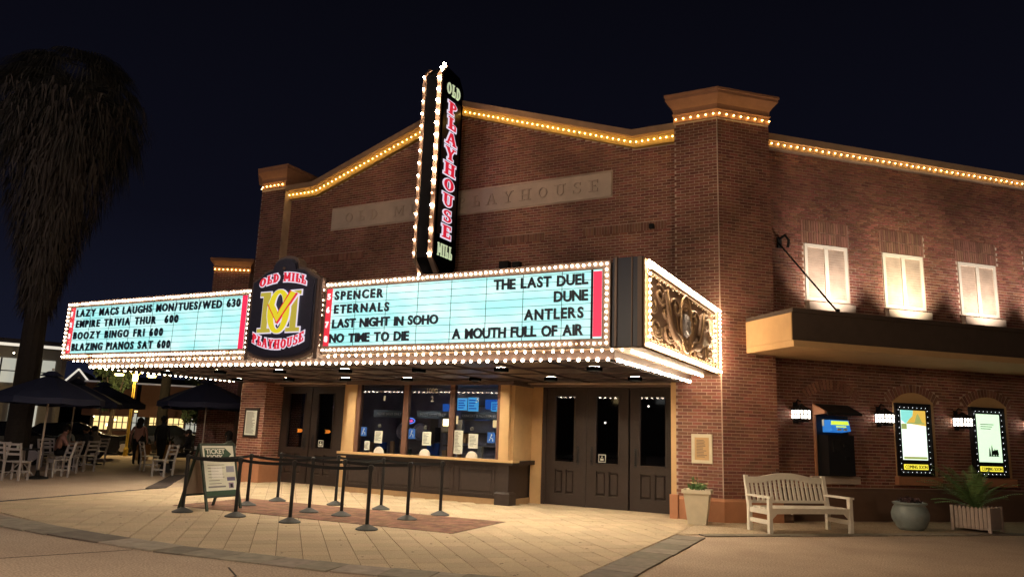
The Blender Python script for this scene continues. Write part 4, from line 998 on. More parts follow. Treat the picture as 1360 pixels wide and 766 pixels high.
bm1 = MB(); bm1.ball((0,0,0), .033, 8, 5); bmesh1 = bm1.mesh('bulb', BULBB); bm2 = MB(); bm2.ball((0,0,0), .028, 8, 5); bmesh2 = bm2.mesh('bulb', BULBDIM)
bm3 = MB(); bm3.ball((0,0,0), .022, 8, 5); bmesh3 = bm3.mesh('bulb', BULBB)
for i in range(16):
    z = BZ0+.05+i*.305; z = min(z, BZ1)
    o = put('bulb', bmesh2 if i in (1,5,3) else bmesh1, bs, (BX1-.045+10.2, BY0-.11-15, z-5.5))
for i in range(15):
    z = BZ0+.1+i*.33
    o = put('bulb', bmesh3, bs, (BX0+.03+10.2, BY0-.10-15, z-5.5))
for y, z in ((BY0+.05,BZ1+.16),(BY0+.18,BZ1+.32)): put('bulb', bmesh1, bs, (BX1-.045+10.2, y-.06-15, z-5.5))
for y, z in ((BY0+.22,BZ0-.38),): put('bulb', bmesh3, bs, (BX0+.03+10.2, y-.04-15, z-5.5))
# lettering on the right face; a sub-frame turned to face +x
lf = put('letter_face', None, bs, (BX1+.012+10.2, 0, -5.5), pi/2)     # local x = +y world, local -y = +x world
def lfw(txt, x0, x1, z, hgt, mt, grow, dp): 
    m = MB(); word(m, txt, x0, x1, z, hgt, 0, dp, grow); return part('lettering', m, mt, lf)
m = MB(); m.box(-.30, .52, -.004, .004, BZ0+.62, BZ1-.52); part('face_panel', m, mat('face_black', (.006,.006,.010), .3), lf)
lfw('OLD', -.20, .44, 10.06, .32, GLET, 0, .02); lfw('MILL', -.24, .42, 5.80, .32, GLET, 0, .02)
for i, ch in enumerate('PLAYHOUSE'):
    z = 9.56-i*.408
    for grow, dp, mt in ((.10,.012,WLET),(0,.028,RLET)):
        m = MB(); w_ = GL[ch][0]; k = .58; cx = .11; glyph(m, ch, cx-w_*k/2, z, k, .32, 0, dp, grow); part('lettering', m, mt, lf)
m = MB()
for z in (6.2, 8.0, 9.4): m.box(-10.28, -10.16, BY1, 15.9, z, z+.1)
m.tube([(-10.22,BY0+.5,BZ1+.2),(-10.22,15.9,11.0 if 0 else 9.9)], .012, 5); m.tube([(-10.22,BY1-.2,BZ1+.2),(-10.22,BY1-.2,BZ1+.5)], .01, 5)
bsp('bracket', m, BLACK)

# ================================================================== WING THINGS
def wing_thing(name, label, cat, u, y, z, group=None): return thing(name, label, cat, wpt(u, y, z), WA, group)
# wall lanterns
def lantern():
    t = wing_thing('wall_lantern', 'lit wall lantern between the corner pillar and the ticket machine', 'lantern', 2.0, .35, 2.22, 'wall lanterns along the brick wing')
    m = MB(); m.box(-.06, .06, -.02, 0, -.20, .25); m.tube([(0,-.01,.2),(0,-.1,.30),(0,-.20,.26)], .014, 6); part('bracket', m, BLACKM, t)
    m = MB(); m.box(-.13, .13, -.33, -.06, -.10, .07); part('glass_box', m, LAMPW, t)
    m = MB()
    for x in (-.135, -.045, .045, .135):
        m.box(x-.010, x+.010, -.345, -.332, -.12, .09); m.box(x-.008, x+.008, -.06, -.048, -.12, .10)
    for y in (-.355, -.24, -.15, -.052): m.box(-.145, -.131, y-.008, y+.008, -.12, .09); m.box(.131, .145, y-.008, y+.008, -.12, .09)
    m.box(-.146, .146, -.347, -.334, -.02, -.004); m.box(-.147, -.133, -.347, -.05, -.02, -.004)
    m.box(-.15, .15, -.35, -.04, -.13, -.10); m.box(-.11, .11, -.31, -.10, -.17, -.14); part('cage', m, BLACKM, t)
    m = MB(); m.loft([[(-.155,-.36,.075),(.155,-.36,.075),(.155,-.02,.075),(-.155,-.02,.075)],[(-.13,-.33,.11),(.13,-.33,.11),(.13,-.05,.11),(-.13,-.05,.11)],[(-.05,-.25,.17),(.05,-.25,.17),(.05,-.15,.17),(-.05,-.15,.17)],[(-.02,-.22,.21),(.02,-.22,.21),(.02,-.19,.21),(-.02,-.19,.21)]]); part('cap', m, BLACKM, t)
    return t
lan = lantern()
for u, lb in ((4.17,'lit wall lantern left of the white and orange poster case'),(6.34,'lit wall lantern between the two poster cases'),(8.50,'lit wall lantern cut by the right edge of the photo')):
    p = wpt(u, .35, 2.22); copy_tree(lan, p, WA, lb)
# niche surrounds and poster cases
def arch_poly(hw, z0, zs, rise, n=10):
    R = (hw*hw+rise*rise)/(2*rise); zc = zs+rise-R; a = math.asin(hw/R)
    return [(-hw, z0), (hw, z0)]+[(R*sin(a-2*a*i/n), zc+R*cos(a-2*a*i/n)) for i in range(n+1)]
for u in NU:
    if u == NU[0]: continue
    m = MB(); m.prism(arch_poly(.555, .96, 2.60, .22), .30, .5, 'y'); o = part('niche_surround', m, TAN, bld, loc=wpt(u, 0), rz=WA)
    m = MB(); m.box(-.60, .60, .22, .40, .78, .96); part('niche_sill', m, STUCCO, o)
def poster_case(u, label, design):
    t = wing_thing('poster_case', label, 'poster case', u, .37, 0, 'lit film poster cases')
    m = MB(); m.box(-.485, .485, -.10, -.0, .985, 2.575); part('case_body', m, BLACK, t)
    m = MB(); m.box(-.485,.485,-.135,-.10,2.52,2.575); m.box(-.485,.485,-.135,-.10,.985,1.02); m.box(-.485,-.45,-.135,-.10,1.02,2.52); m.box(.45,.485,-.135,-.10,1.02,2.52); part('case_frame', m, BLACK, t)
    if design == 0:
        m = MB(); m.box(-.34,.34,-.108,-.1,1.33,2.42); ps = part('poster', m, POSTA, t)
        m = MB(); m.prism([(-.34,2.42),(-.34,2.20),(-.22,2.12),(-.12,2.22),(-.02,2.30),(.0,2.42)], -.112, -.109, 'y'); part('poster_sky', m, POSTC, ps)
        m = MB(); m.prism([(.0,2.42),(-.02,2.30),(-.12,2.22),(-.2,2.13),(.34,2.08),(.34,2.42)], -.1125, -.109, 'y'); part('poster_sunset', m, POSTY, ps)
        m = MB(); m.prism([(.02,2.14),(.07,2.28),(.12,2.36),(.17,2.28),(.24,2.14)], -.115, -.1126, 'y'); m.box(-.2,.3,-.114,-.1127,2.12,2.15); m.box(-.34,-.20,-.114,-.109,2.00,2.12); part('poster_figure', m, POSTG, ps)
        m = MB(); m.box(-.32,.32,-.113,-.109,1.35,1.40); m.box(-.30,.30,-.1135,-.109,1.43,1.435); part('poster_band', m, POSTG, ps)
    else:
        m = MB(); m.box(-.34,.34,-.108,-.1,1.33,2.42); ps = part('poster', m, POSTB, t)
        m = MB()
        for k in range(3): m.box(-.24, .16-.05*k, -.111, -.109, 2.18-.05*k, 2.195-.05*k)
        m.box(-.06,.26,-.111,-.109,1.46,1.47)
        for k, (x, hh) in enumerate(((-.02,.20),(.05,.26),(.13,.18),(.20,.15))): m.prism([(x-.03,1.47),(x+.03,1.47),(x+.015,1.47+hh*.7),(x,1.47+hh),(x-.015,1.47+hh*.7)], -.112, -.109, 'y')
        m.prism([(.06,1.50),(.24,1.50),(.22,1.62),(.08,1.60)], -.113, -.109, 'y')
        part('poster_figures', m, POSTD, ps, kind='stuff')
    m = MB(); m.box(-.33,.33,-.108,-.1,1.12,1.235); sg = part('backlit_strip', m, YSIGN, t)
    textline('lettering', 'COMING SOON', -.30, .30, 1.142, .075, -.112, mat('strip_ink', (.05,.04,.01), .6), sg, bold=.0)
    m = MB()
    for k in range(11):
        for x in (-.405, .405): m.octa((x,-.112,1.12+k*.13), .0062)
    for k in range(7):
        for z in (2.48, 1.06): m.octa((-.36+k*.12,-.112,z), .0062)
    part('bulb_chain', m, mat('case_bulb', (1,1,1), .5, emit=(.9,.95,1), es=2.8), t, kind='stuff')
poster_case(5.05, 'lit poster case with cyan and orange artwork above white, nearer the pillar', 0)
poster_case(7.20, 'lit poster case with pale green sheet behind the fern', 1)
# ticket machine in the first niche
t = wing_thing('ticket_machine', 'black ticket vending machine with brown side in the arched niche', 'ticket machine', 2.90, .35, 0)
m = MB(); m.box(-.42, .42, -.04, .2, .94, 2.22); part('cabinet', m, BLACK, t)
m = MB(); m.prism([(-.34,.94),(-.06,.94),(-.06,2.22),(-.40,2.24),(-.40,2.30),(-.0,2.46),(.0,.94)], -.46, -.42, 'x'); part('side_panel', m, STUCCO, t)
m = MB(); m.hexa([(-.42,-.44,2.22),(.46,-.44,2.22),(.46,.0,2.40),(-.42,.0,2.40)], [(-.42,-.44,2.27),(.46,-.44,2.27),(.46,.0,2.46),(-.42,.0,2.46)]); part('hood', m, BLACKM, t)
m = MB(); m.box(-.36,.30,-.34,-.04,.96,1.80); part('front_panel', m, BLACK, t)
m = MB(); m.hexa([(-.25,-.34,1.89),(.23,-.34,1.89),(.23,-.05,1.86),(-.25,-.05,1.86)], [(-.25,-.28,2.12),(.23,-.28,2.12),(.23,-.04,2.12),(-.25,-.04,2.12)]); sc = part('screen', m, mat('kiosk_screen', (.05,.2,.4), .3, emit=(.02,.16,.55), es=1.0), t)
m = MB(); m.hexa([(-.24,-.325,2.02),(.20,-.325,2.02),(.20,-.30,2.02),(-.24,-.30,2.02)], [(-.22,-.30,2.10),(.20,-.30,2.10),(.20,-.28,2.10),(-.22,-.28,2.10)]); m.hexa([(-.12,-.34,1.97),(.12,-.34,1.97),(.12,-.30,1.97),(-.12,-.30,1.97)], [(-.12,-.33,1.995),(.12,-.33,1.995),(.12,-.30,1.995),(-.12,-.30,1.995)]); part('screen_banner', m, SCRNY, sc)
m = MB(); m.box(-.12,-.02,-.352,-.33,1.90,1.945); m.box(.04,.13,-.352,-.33,1.90,1.945); part('screen_button', m, PAPER, sc)
m = MB(); m.box(.02,.16,-.36,-.34,1.55,1.62); m.box(-.25,-.05,-.355,-.34,1.45,1.70); m.box(.05,.15,-.36,-.34,1.30,1.36); part('card_slot', m, BLACKM, t)
m = MB(); m.box(-.60,.60,-.13,.05,.78,.94); part('stone_sill', m, LIME, t)
m = MB(); m.box(-.465,-.462,-.36,-.30,1.98,2.12); part('sticker', m, PAPER, t)
# notices on the pillar
def framed(name, label, x0, x1, z0, z1, y, fm, pmx):
    t = thing(name, label, 'notice', ((x0+x1)/2, y, z0)); w = (x1-x0)/2; hh = z1-z0
    m = MB(); m.cbox(-w, w, -.03, .0, 0, hh, .008); part('frame', m, fm, t)
    m = MB(); m.box(-w+.07, w-.07, -.034, -.03, .07, hh-.07); sheet = part('sheet', m, pmx, t)
    m = MB(); z = hh-.13; rr = random.Random(3)
    while z > .10: m.box(-w+.11, -w+.11+(2*w-.22)*rr.uniform(.6,1), -.0365, -.034, z, z+.012); z -= .03
    part('print_lines', m, PRINT if pmx is PAPER else SHFR, t); return t
framed('plaque', 'pale framed plaque on the brick pillar above the square planter', -3.98, -3.55, 1.13, 1.72, 15.59, POT, TAN)
framed('menu_board', 'framed notice sheet on the left brick pillar beside the doors', -16.76, -16.20, 1.22, 2.04, 15.59, DWOOD, PAPER)
# floodlights on the wing canopy, one under each upper window
fl = None
for i, u in enumerate(WU[:4]):
    lb = ['small black floodlight on the canopy below the window nearest the pillar','small black floodlight on the canopy below the second shuttered window','small black floodlight on the canopy below the third shuttered window','small black floodlight on the canopy below the window at the photo edge'][i]
    t = wing_thing('floodlight', lb, 'floodlight', u, -.72, 4.14, 'floodlights washing the upper windows')
    m = MB(); m.box(-.03,.03,-.03,.03,0,.06); m.box(-.07,.07,-.09,.0,.05,.11); part('housing', m, BLACKM, t)
    m = MB(); m.box(-.055,.055,-.07,-.01,.111,.114); part('lens', m, mat('flood_lens', (1,1,1), .3, emit=(1,.85,.6), es=2, sampling='NONE'), t)
    ld = bpy.data.lights.new('flood_lamp', 'SPOT'); ld.energy = [145, 200, 140, 185][i]; ld.color = (1,.84,.68) if i != 1 else (1,.86,.60); ld.spot_size = radians(92); ld.spot_blend = 1.0; ld.shadow_soft_size = .04
    lo = put('flood_lamp', ld, t, (0, -.04, .15)); d = Vector((0, 1.0, 1.15)); lo.rotation_euler = d.to_track_quat('-Z', 'Y').to_euler()

# ================================================================== PLANTERS, BENCH
random.seed(11)
def leaves(mb, c, rx, ry, rz, n, s, rnd):
    for _ in range(n):
        while True:
            p = Vector((rnd.uniform(-1,1), rnd.uniform(-1,1), rnd.uniform(-1,1)))
            if p.length < 1: break
        p = Vector((c[0]+p.x*rx, c[1]+p.y*ry, c[2]+p.z*rz)); a = Vector((rnd.gauss(0,1), rnd.gauss(0,1), rnd.gauss(0,1))).normalized(); b_ = a.orthogonal().normalized(); L = s*rnd.uniform(.6,1.3)
        mb.add([tuple(p-a*L), tuple(p+b_*L*.38), tuple(p+a*L), tuple(p-b_*L*.38)], [(0,1,2),(0,2,3)])
rnd = random.Random(5)
t = thing('planter', 'square cream tapered planter with small flowers in front of the pillar', 'planter', (-3.72, 14.98, .0), radians(8))
m = MB(); m.loft([[(-a,-a,z),(a,-a,z),(a,a,z),(-a,a,z)] for a, z in ((.17,0),(.24,.58),(.275,.585),(.275,.655),(.24,.655),(.23,.60))]); part('pot', m, POT, t)
m = MB(); leaves(m, (0,0,.70), .19, .19, .07, 130, .05, rnd); leaves(m, (-.05,0,.80), .06, .06, .12, 20, .04, rnd); part('leaves', m, LEAF, t, kind='stuff')
m = MB()
for _ in range(8): 
    p = (rnd.uniform(-.18,.2), rnd.uniform(-.2,.1), .74+rnd.uniform(0,.05))
    for k in range(5): m.ball((p[0]+.016*cos(k*1.26), p[1]+.016*sin(k*1.26), p[2]), .012, 5, 3, .5)
part('flowers', m, PETAL, t, kind='stuff')
t = thing('round_pot', 'round grey glazed pot with low dark plants below the first poster case', 'plant pot', (-.08, 17.25, 0))
m = MB(); m.lathe([(.20,0),(.27,.08),(.335,.22),(.345,.32),(.31,.43),(.275,.48),(.31,.50),(.32,.53),(.29,.54),(.25,.50),(.24,.46)], 24); part('pot', m, GREYPOT, t, smooth=True)
m = MB(); leaves(m, (0,0,.57), .23, .23, .06, 160, .045, rnd); part('leaves', m, PLUM, t, kind='stuff')
t = thing('picket_planter', 'square whitewashed picket planter box with a big fern', 'planter', (1.10, 18.15, 0), radians(68))
hs = .33
for sx_ in (-1,1):
    for sy in (-1,1): part('corner_post', MB().box(sx_*hs-.028, sx_*hs+.028, sy*hs-.028, sy*hs+.028, 0, .50), PINKW, t)
pk = MB(); pk.prism([(-.032,.07),(.032,.07),(.032,.455),(.018,.485),(0,.495),(-.018,.485),(-.032,.455)], -.012, .012, 'y'); pkm = pk.mesh('picket', PINKW)
for s_, (ox, oy, rz) in enumerate(((0,-hs,0),(0,hs,pi),(-hs,0,-pi/2),(hs,0,pi/2))):
    for k in range(8):
        d = -.255+k*.073
        put('picket', pkm, t, (ox+d*cos(rz), oy+d*sin(rz), 0), rz)
m = MB(); m.box(-.30,.30,-.30,.30,.06,.40); part('soil', m, SOIL, t)
m = MB()
for k in range(44):
    a = rnd.uniform(0, 2*pi); L = rnd.uniform(.6,1.15); el = rnd.uniform(.45,1.35); P = []
    if rnd.random() < .35: a = radians(rnd.uniform(120,200)) - radians(68)+radians(24); L = rnd.uniform(.95,1.4); el = rnd.uniform(.7,1.1)
    for i in range(13):
        s_ = i/12; P.append(Vector((cos(a)*L*s_*cos(el)*1.1, sin(a)*L*s_*cos(el)*1.1, .42+L*(sin(el)*s_*1.25-.42*s_*s_))))
    for i in range(1, 13):
        p = P[i]; t_ = (P[i]-P[i-1]).normalized(); sd = t_.cross(Vector((0,0,1)))
        if sd.length < .01: continue
        sd.normalize(); w = .13*sin(pi*min(1, (i+.6)/13.5))+.015
        m.add([tuple(P[i-1]+sd*.004), tuple(P[i]+sd*.004), tuple(P[i]-sd*.004), tuple(P[i-1]-sd*.004)], [(0,1,2,3)])
        for s2 in (-1,1):
            for q in (0,.5):
                b0 = P[i-1]+(P[i]-P[i-1])*q; tip = b0+sd*s2*w+t_*.035-Vector((0,0,.02)); m.add([tuple(b0), tuple(b0+t_*.022), tuple(tip)], [(0,1,2)])
part('fronds', m, FERNM, t, kind='stuff')
# bench
t = thing('garden_bench', 'white slatted wooden garden bench with arched back beside the pillar', 'bench', (-1.86, 15.13, 0), radians(44.5))
hw = .86; yf, yb = -.28, .33
for sx_ in (-1, 1):
    m = MB(); m.box(sx_*hw-.035, sx_*hw+.035, yf-.035, yf+.035, 0, .62); part('leg', m, WHITEP, t)
    m = MB(); m.hexa([(sx_*hw-.035,yb-.035,0),(sx_*hw+.035,yb-.035,0),(sx_*hw+.035,yb+.035,0),(sx_*hw-.035,yb+.035,0)], [(sx_*hw-.035,yb-.035,.44),(sx_*hw+.035,yb-.035,.44),(sx_*hw+.035,yb+.035,.44),(sx_*hw-.035,yb+.035,.44)])
    m.hexa([(sx_*hw-.034,yb-.034,.44),(sx_*hw+.034,yb-.034,.44),(sx_*hw+.034,yb+.034,.44),(sx_*hw-.034,yb+.034,.44)], [(sx_*hw-.034,yb+.08,.99),(sx_*hw+.034,yb+.08,.99),(sx_*hw+.034,yb+.14,.99),(sx_*hw-.034,yb+.14,.99)]); part('leg', m, WHITEP, t)
    m = MB(); m.box(sx_*hw-.045, sx_*hw+.045, yf-.07, yb+.04, .62, .655); part('armrest', m, WHITEP, t)
    m = MB(); m.box(sx_*hw-.02, sx_*hw+.02, yf+.035, yb-.035, .17, .245); m.box(sx_*hw-.02, sx_*hw+.02, yf+.035, yb-.035, .34, .43); part('side_rail', m, WHITEP, t)
m = MB(); m.prism([(-hw+.035,.43),(-hw+.035,.26),(-hw+.07,.29),(-hw+.14,.355),(-.42,.36),(-.40,.345),(-.38,.36),(.38,.36),(.40,.345),(.42,.36),(hw-.14,.355),(hw-.07,.29),(hw-.035,.26),(hw-.035,.43)], yf-.02, yf+.02, 'y')
part('apron', m, WHITEP, t)
for k in range(6): m = MB(); y0 = yf-.04+k*.10; m.box(-hw+.02 if k else -hw+.0, hw-.02, y0, y0+.08, .432+.0*k, .455); part('seat_slat', m, WHITEP, t)
def topz(x): return .93+.075*max(0, cos(pi*x/1.15))**1.0 if abs(x) < .575 else .93
m = MB(); n = 24; L = []
for i in range(n+1):
    x = -hw+.034+(2*hw-.068)*i/n; L.append((x, topz(x)))
m.prism([(x, z-.085) for x, z in L]+[(x, z+.03) for x, z in reversed(L)], yb+.075, yb+.115, 'y'); part('top_rail', m, WHITEP, t)
m = MB(); m.box(-hw+.034, hw-.034, yb-.01, yb+.03, .49, .54); part('lower_rail', m, WHITEP, t)
for k in range(16):
    x = -hw+.115+k*(2*hw-.23)/15; m = MB(); z1 = topz(x)-.07
    m.hexa([(x-.026,yb-.0,.53),(x+.026,yb-.0,.53),(x+.026,yb+.018,.53),(x-.026,yb+.018,.53)], [(x-.026,yb+.085,z1),(x+.026,yb+.085,z1),(x+.026,yb+.103,z1),(x-.026,yb+.103,z1)]); part('back_slat', m, WHITEP, t)

# ================================================================== STANCHIONS with belts
ST = [(-11.54,9.52),(-10.41,9.69),(-11.66,11.12),(-11.92,12.2),(-9.20,9.74),(-10.03,11.1),(-9.24,11.08),(-10.6,12.5),(-7.72,9.90),(-9.43,12.50),(-8.05,11.46),(-8.02,12.49)]
SLB = ['black belt barrier post in the front row, next to the folding sign','black belt barrier post, second of the front row','black belt barrier post just behind the folding sign','black belt barrier post in the back row before the left doors','black belt barrier post, third of the front row','black belt barrier post in the middle row before the left doors','black belt barrier post in the middle row by the booth corner','black belt barrier post in the back row at the booth corner','black belt barrier post ending the front row, nearest the camera','black belt barrier post in the back row under ticket window two','black belt barrier post ending the middle row','black belt barrier post ending the back row']
base = None
for i, (x, y) in enumerate(ST):
    if base is None:
        base = thing('stanchion', SLB[0], 'barrier post', (x, y, .018), 0, 'belt barrier posts of the ticket queue')
        m = MB(); m.lathe([(.175,0),(.18,.012),(.17,.022),(.05,.078),(.036,.085)], 24); part('base', m, RUBBER, base, smooth=False)
        m = MB(); m.lathe([(.031,.08),(.031,.90)], 14); part('post', m, BLACK, base, smooth=False)
        m = MB(); m.lathe([(.036,.895),(.038,.90),(.038,.985),(.030,1.0),(.012,1.004)], 14); m.box(-.045,.045,-.016,.016,.92,.98); part('belt_head', m, BLACK, base)
    else: copy_tree(base, (x, y, .018), random.uniform(0, 1.5), SLB[i])
def belt(i, j, label):
    a = Vector((*ST[i], .018+.95)); b_ = Vector((*ST[j], .018+.95)); d = (b_-a).normalized(); a = a+d*.04; b_ = b_-d*.04
    m = MB(); n = 8; nn = Vector((-d.y, d.x, 0))*.0015
    rings = []
    for k in range(n+1):
        p = a+(b_-a)*k/n; z = -.035*4*(k/n)*(1-k/n)*((b_-a).length/1.6)
        c = Vector((p.x-a.x, p.y-a.y, z)); rings.append([tuple(c-nn+Vector((0,0,-.026))), tuple(c+nn+Vector((0,0,-.026))), tuple(c+nn+Vector((0,0,.026))), tuple(c-nn+Vector((0,0,.026)))])
    m.loft(rings); o = part('barrier_belt', m, BELT, None); o.location = a; tag(o, label, 'barrier belt', 'retractable belts strung between the posts')
belt(0,1,'black belt of the front row, first span from the folding sign'); belt(1,4,'black belt of the front row, second span'); belt(4,8,'black belt of the front row, longest and nearest span')
belt(2,5,'black belt of the middle row behind the folding sign'); belt(5,6,'short black belt of the middle row'); belt(6,10,'black belt of the middle row at its booth end'); belt(0,2,'black belt closing the queue beside the folding sign')
belt(3,7,'black belt of the back row before the left doors'); belt(7,9,'black belt of the back row by the booth corner'); belt(9,11,'black belt ending the back row'); belt(6,9,'black belt crossing between middle and back rows')

# ================================================================== FOLDING SIGN
af = thing('folding_sign', 'green and white folding ticket kiosk sign with an arrow', 'sign', (-11.72, 10.28, .018), radians(91))
H = 1.08
lean = .37
def leaf(sgn):
    # frame in plane leaning; local coords w across (x), s up the leaf
    def P(x, s, d=0): return (x*1.2, sgn*(lean*(1-s/H))+d, 1.157*s*cos(math.asin(lean/H/1.157)))
    m = MB()
    for x in (-.33, .33): m.hexa([P(x-.02,0,-.015),P(x+.02,0,-.015),P(x+.02,0,.015),P(x-.02,0,.015)],[P(x-.02,H,-.015),P(x+.02,H,-.015),P(x+.02,H,.015),P(x-.02,H,.015)])
    m.hexa([P(-.31,H-.04,-.015),P(.31,H-.04,-.015),P(.31,H-.04,.015),P(-.31,H-.04,.015)],[P(-.31,H,-.015),P(.31,H,-.015),P(.31,H,.015),P(-.31,H,.015)])
    m.hexa([P(-.31,.20,-.015),P(.31,.20,-.015),P(.31,.20,.015),P(-.31,.20,.015)],[P(-.31,.235,-.015),P(.31,.235,-.015),P(.31,.235,.015),P(-.31,.235,.015)])
    fr = part('frame', m, mat('sign_frame', (.02,.035,.025), .5), af)
    m = MB(); m.hexa([P(-.31,.235,-.006),P(.31,.235,-.006),P(.31,.235,.006),P(-.31,.235,.006)],[P(-.31,H-.04,-.006),P(.31,H-.04,-.006),P(.31,H-.04,.006),P(-.31,H-.04,.006)])
    pn = part('panel', m, PAPER if sgn < 0 else mat('panel_back', (.35,.30,.26), .7), af); return P, pn
Pf, pnl = leaf(-1); leaf(1)
def plate(x0, x1, s0, s1, mt, d=-.008, poly=None, name='print'):
    m = MB(); 
    if poly: 
        n = len(poly); m.add([Pf(x,s,d) for x,s in poly]+[Pf(x,s,d+.001) for x,s in poly], [tuple(range(n)), tuple(range(n,2*n))[::-1]])
    else: m.hexa([Pf(x0,s0,d),Pf(x1,s0,d),Pf(x1,s0,d+.001),Pf(x0,s0,d+.001)],[Pf(x0,s1,d),Pf(x1,s1,d),Pf(x1,s1,d+.001),Pf(x0,s1,d+.001)])
    return part(name, m, mt, af)
plate(-.31,.31,.235,.31,DGREEN)
plate(0,0,0,0,DGREEN, poly=[(-.27,.80),(.14,.80),(.26,.90),(.14,1.0),(-.27,1.0)], name='arrow')
SH = mat('sign_lettering', (.75,.76,.70), .6)
for tx, x0, x1, s in (('TICKET',-.245,.13,.91),('KIOSK',-.235,.09,.815)):
    me, lo, hi, zl, zh = txtmesh(tx, SH, .03, .001); k = (x1-x0)/(hi-lo)
    p = Pf(x0-lo*k, s, -.011); o = put('lettering', me, af, p, rot=(math.asin(lean/H/1.157)*-1,0,0)); o.scale = (k*1.2,1,.09/.72)
for k in range(7): plate(-.24, -.24+random.uniform(.2,.34), .42+k*.05, .428+k*.05, PRINT)
plate(-.26,.08,.36,.385, mat('print_grey', (.2,.2,.22), .7)); plate(.12,.28,.60,.70,mat('print_blue_grey', (.30,.32,.42), .6)); plate(.12,.28,.46,.52,mat('print_purple', (.14,.13,.25), .6)); plate(.13,.27,.53,.59,PAPER, -.009); plate(.14,.24,.34,.43,mat('print_mauve', (.25,.2,.3), .6)); plate(.17,.22,.35,.41,BLACKM,-.0095)
plate(-.18,.04,.50,.70, mat('glossy_patch', (.85,.86,.84), .15))

# ================================================================== CAFE TERRACE
def chair():
    t = thing('cafe_chair', 'a', 'chair', (0,0,0), 0, 'white wooden chairs on the terrace')
    for x in (-.2,.2):
        m = MB(); m.box(x-.022,x+.022,-.215,-.175,0,.45); part('leg', m, WHITEC, t)
        m = MB(); m.bar((x,.19,0),(x,.19,.45),.044,.04,up=(1,0,0)); m.bar((x,.19,.45),(x,.30,.92),.044,.04,up=(1,0,0)); part('leg', m, WHITEC, t)
    m = MB(); m.box(-.24,.24,-.23,.21,.45,.475); m.box(-.18,.18,-.205,-.185,.39,.45); part('seat', m, WHITEC, t)
    for z, y in ((.62,.215),(.74,.245),(.86,.275)):
        m = MB(); m.box(-.178,.178,y,y+.018,z,z+.055); part('back_slat', m, WHITEC, t)
    m = MB(); m.box(-.21,-.19,-.175,.17,.18,.21); m.box(.19,.21,-.175,.17,.18,.21); m.box(-.178,.178,-.2,-.19,.2,.23); part('stretcher', m, WHITEC, t)
    return t
def table():
    t = thing('cafe_table', 'a', 'table', (0,0,0), 0, 'round tables on the terrace')
    m = MB(); m.lathe([(.42,.71),(.43,.72),(.43,.74),(.42,.745)], 20); part('table_top', m, BLACKM, t)
    for a in (.8,2.37,3.9,5.5):
        m = MB(); m.tube([(.04*cos(a),.04*sin(a),.71),(.06*cos(a),.06*sin(a),.35),(.34*cos(a),.34*sin(a),.01)], .018, 6); part('leg', m, WHITEC, t)
    return t
def umbrella():
    t = thing('patio_umbrella', 'a', 'umbrella', (0,0,0), 0, 'open navy umbrellas over the terrace tables')
    n = 8; R = 1.38; m = MB()
    top = (0,0,2.72)
    for i in range(n):
        a0, a1 = 2*pi*i/n, 2*pi*(i+1)/n; am = (a0+a1)/2; mid = .93
        ring_ = []
        pts_ = []
        for s_ in (1, .66, .33):
            z = 2.08+(2.70-2.08)*(1-s_)**.9
            pts_.append([(R*s_*cos(a0), R*s_*sin(a0), z), (R*s_*mid*cos(am), R*s_*mid*sin(am), z-.02*s_), (R*s_*cos(a1), R*s_*sin(a1), z)])
        vs = [p for r in pts_ for p in r]+[top]
        m.add(vs, [(0,1,4,3),(1,2,5,4),(3,4,7,6),(4,5,8,7),(6,7,9),(7,8,9)])
        m.add([(R*cos(a0),R*sin(a0),2.08),(R*mid*cos(am),R*mid*sin(am),2.06),(R*cos(a1),R*sin(a1),2.08),(R*cos(a1),R*sin(a1),1.93),(R*mid*cos(am),R*mid*sin(am),1.90),(R*cos(a0),R*sin(a0),1.93)], [(0,1,4,5),(1,2,3,4)])
    part('canopy', m, UMB, t)
    m = MB(); m.loft([[(r*cos(2*pi*i/8), r*sin(2*pi*i/8), z) for i in range(8)] for r, z in ((.30,2.66),(.12,2.78),(.03,2.80))]); part('vent_cap', m, UMB, t)
    m = MB(); m.lathe([(.024,.05),(.024,2.72)], 10); part('pole', m, POLEM, t)
    m = MB(); m.lathe([(.26,0),(.26,.04),(.06,.08),(.035,.22)], 16); part('base', m, BLACKM, t)
    m = MB()
    for i in range(n): a = 2*pi*i/n; m.bar((0.02*cos(a),.02*sin(a),2.66),(R*.97*cos(a),R*.97*sin(a),2.06),.014,.018); m.bar((0.02*cos(a),.02*sin(a),2.15),(R*.5*cos(a),R*.5*sin(a),2.34),.01,.014)
    part('ribs', m, POLEM, t)
    m = MB(); m.ball((0,0,2.84), .035); part('finial', m, POLEM, t)
    return t
c0 = chair(); t0 = table(); um0 = umbrella()
first = {}
def place(src, x, y, rz, label, z=0, sc=1):
    if src.name not in first: first[src.name] = 1; src.location = (x, y, z); src.rotation_euler = (0,0,rz); src['label'] = label; o = src
    else: o = copy_tree(src, (x, y, z), rz, label)
    if sc != 1: o.scale = (sc,)*3
    return o
CR = radians
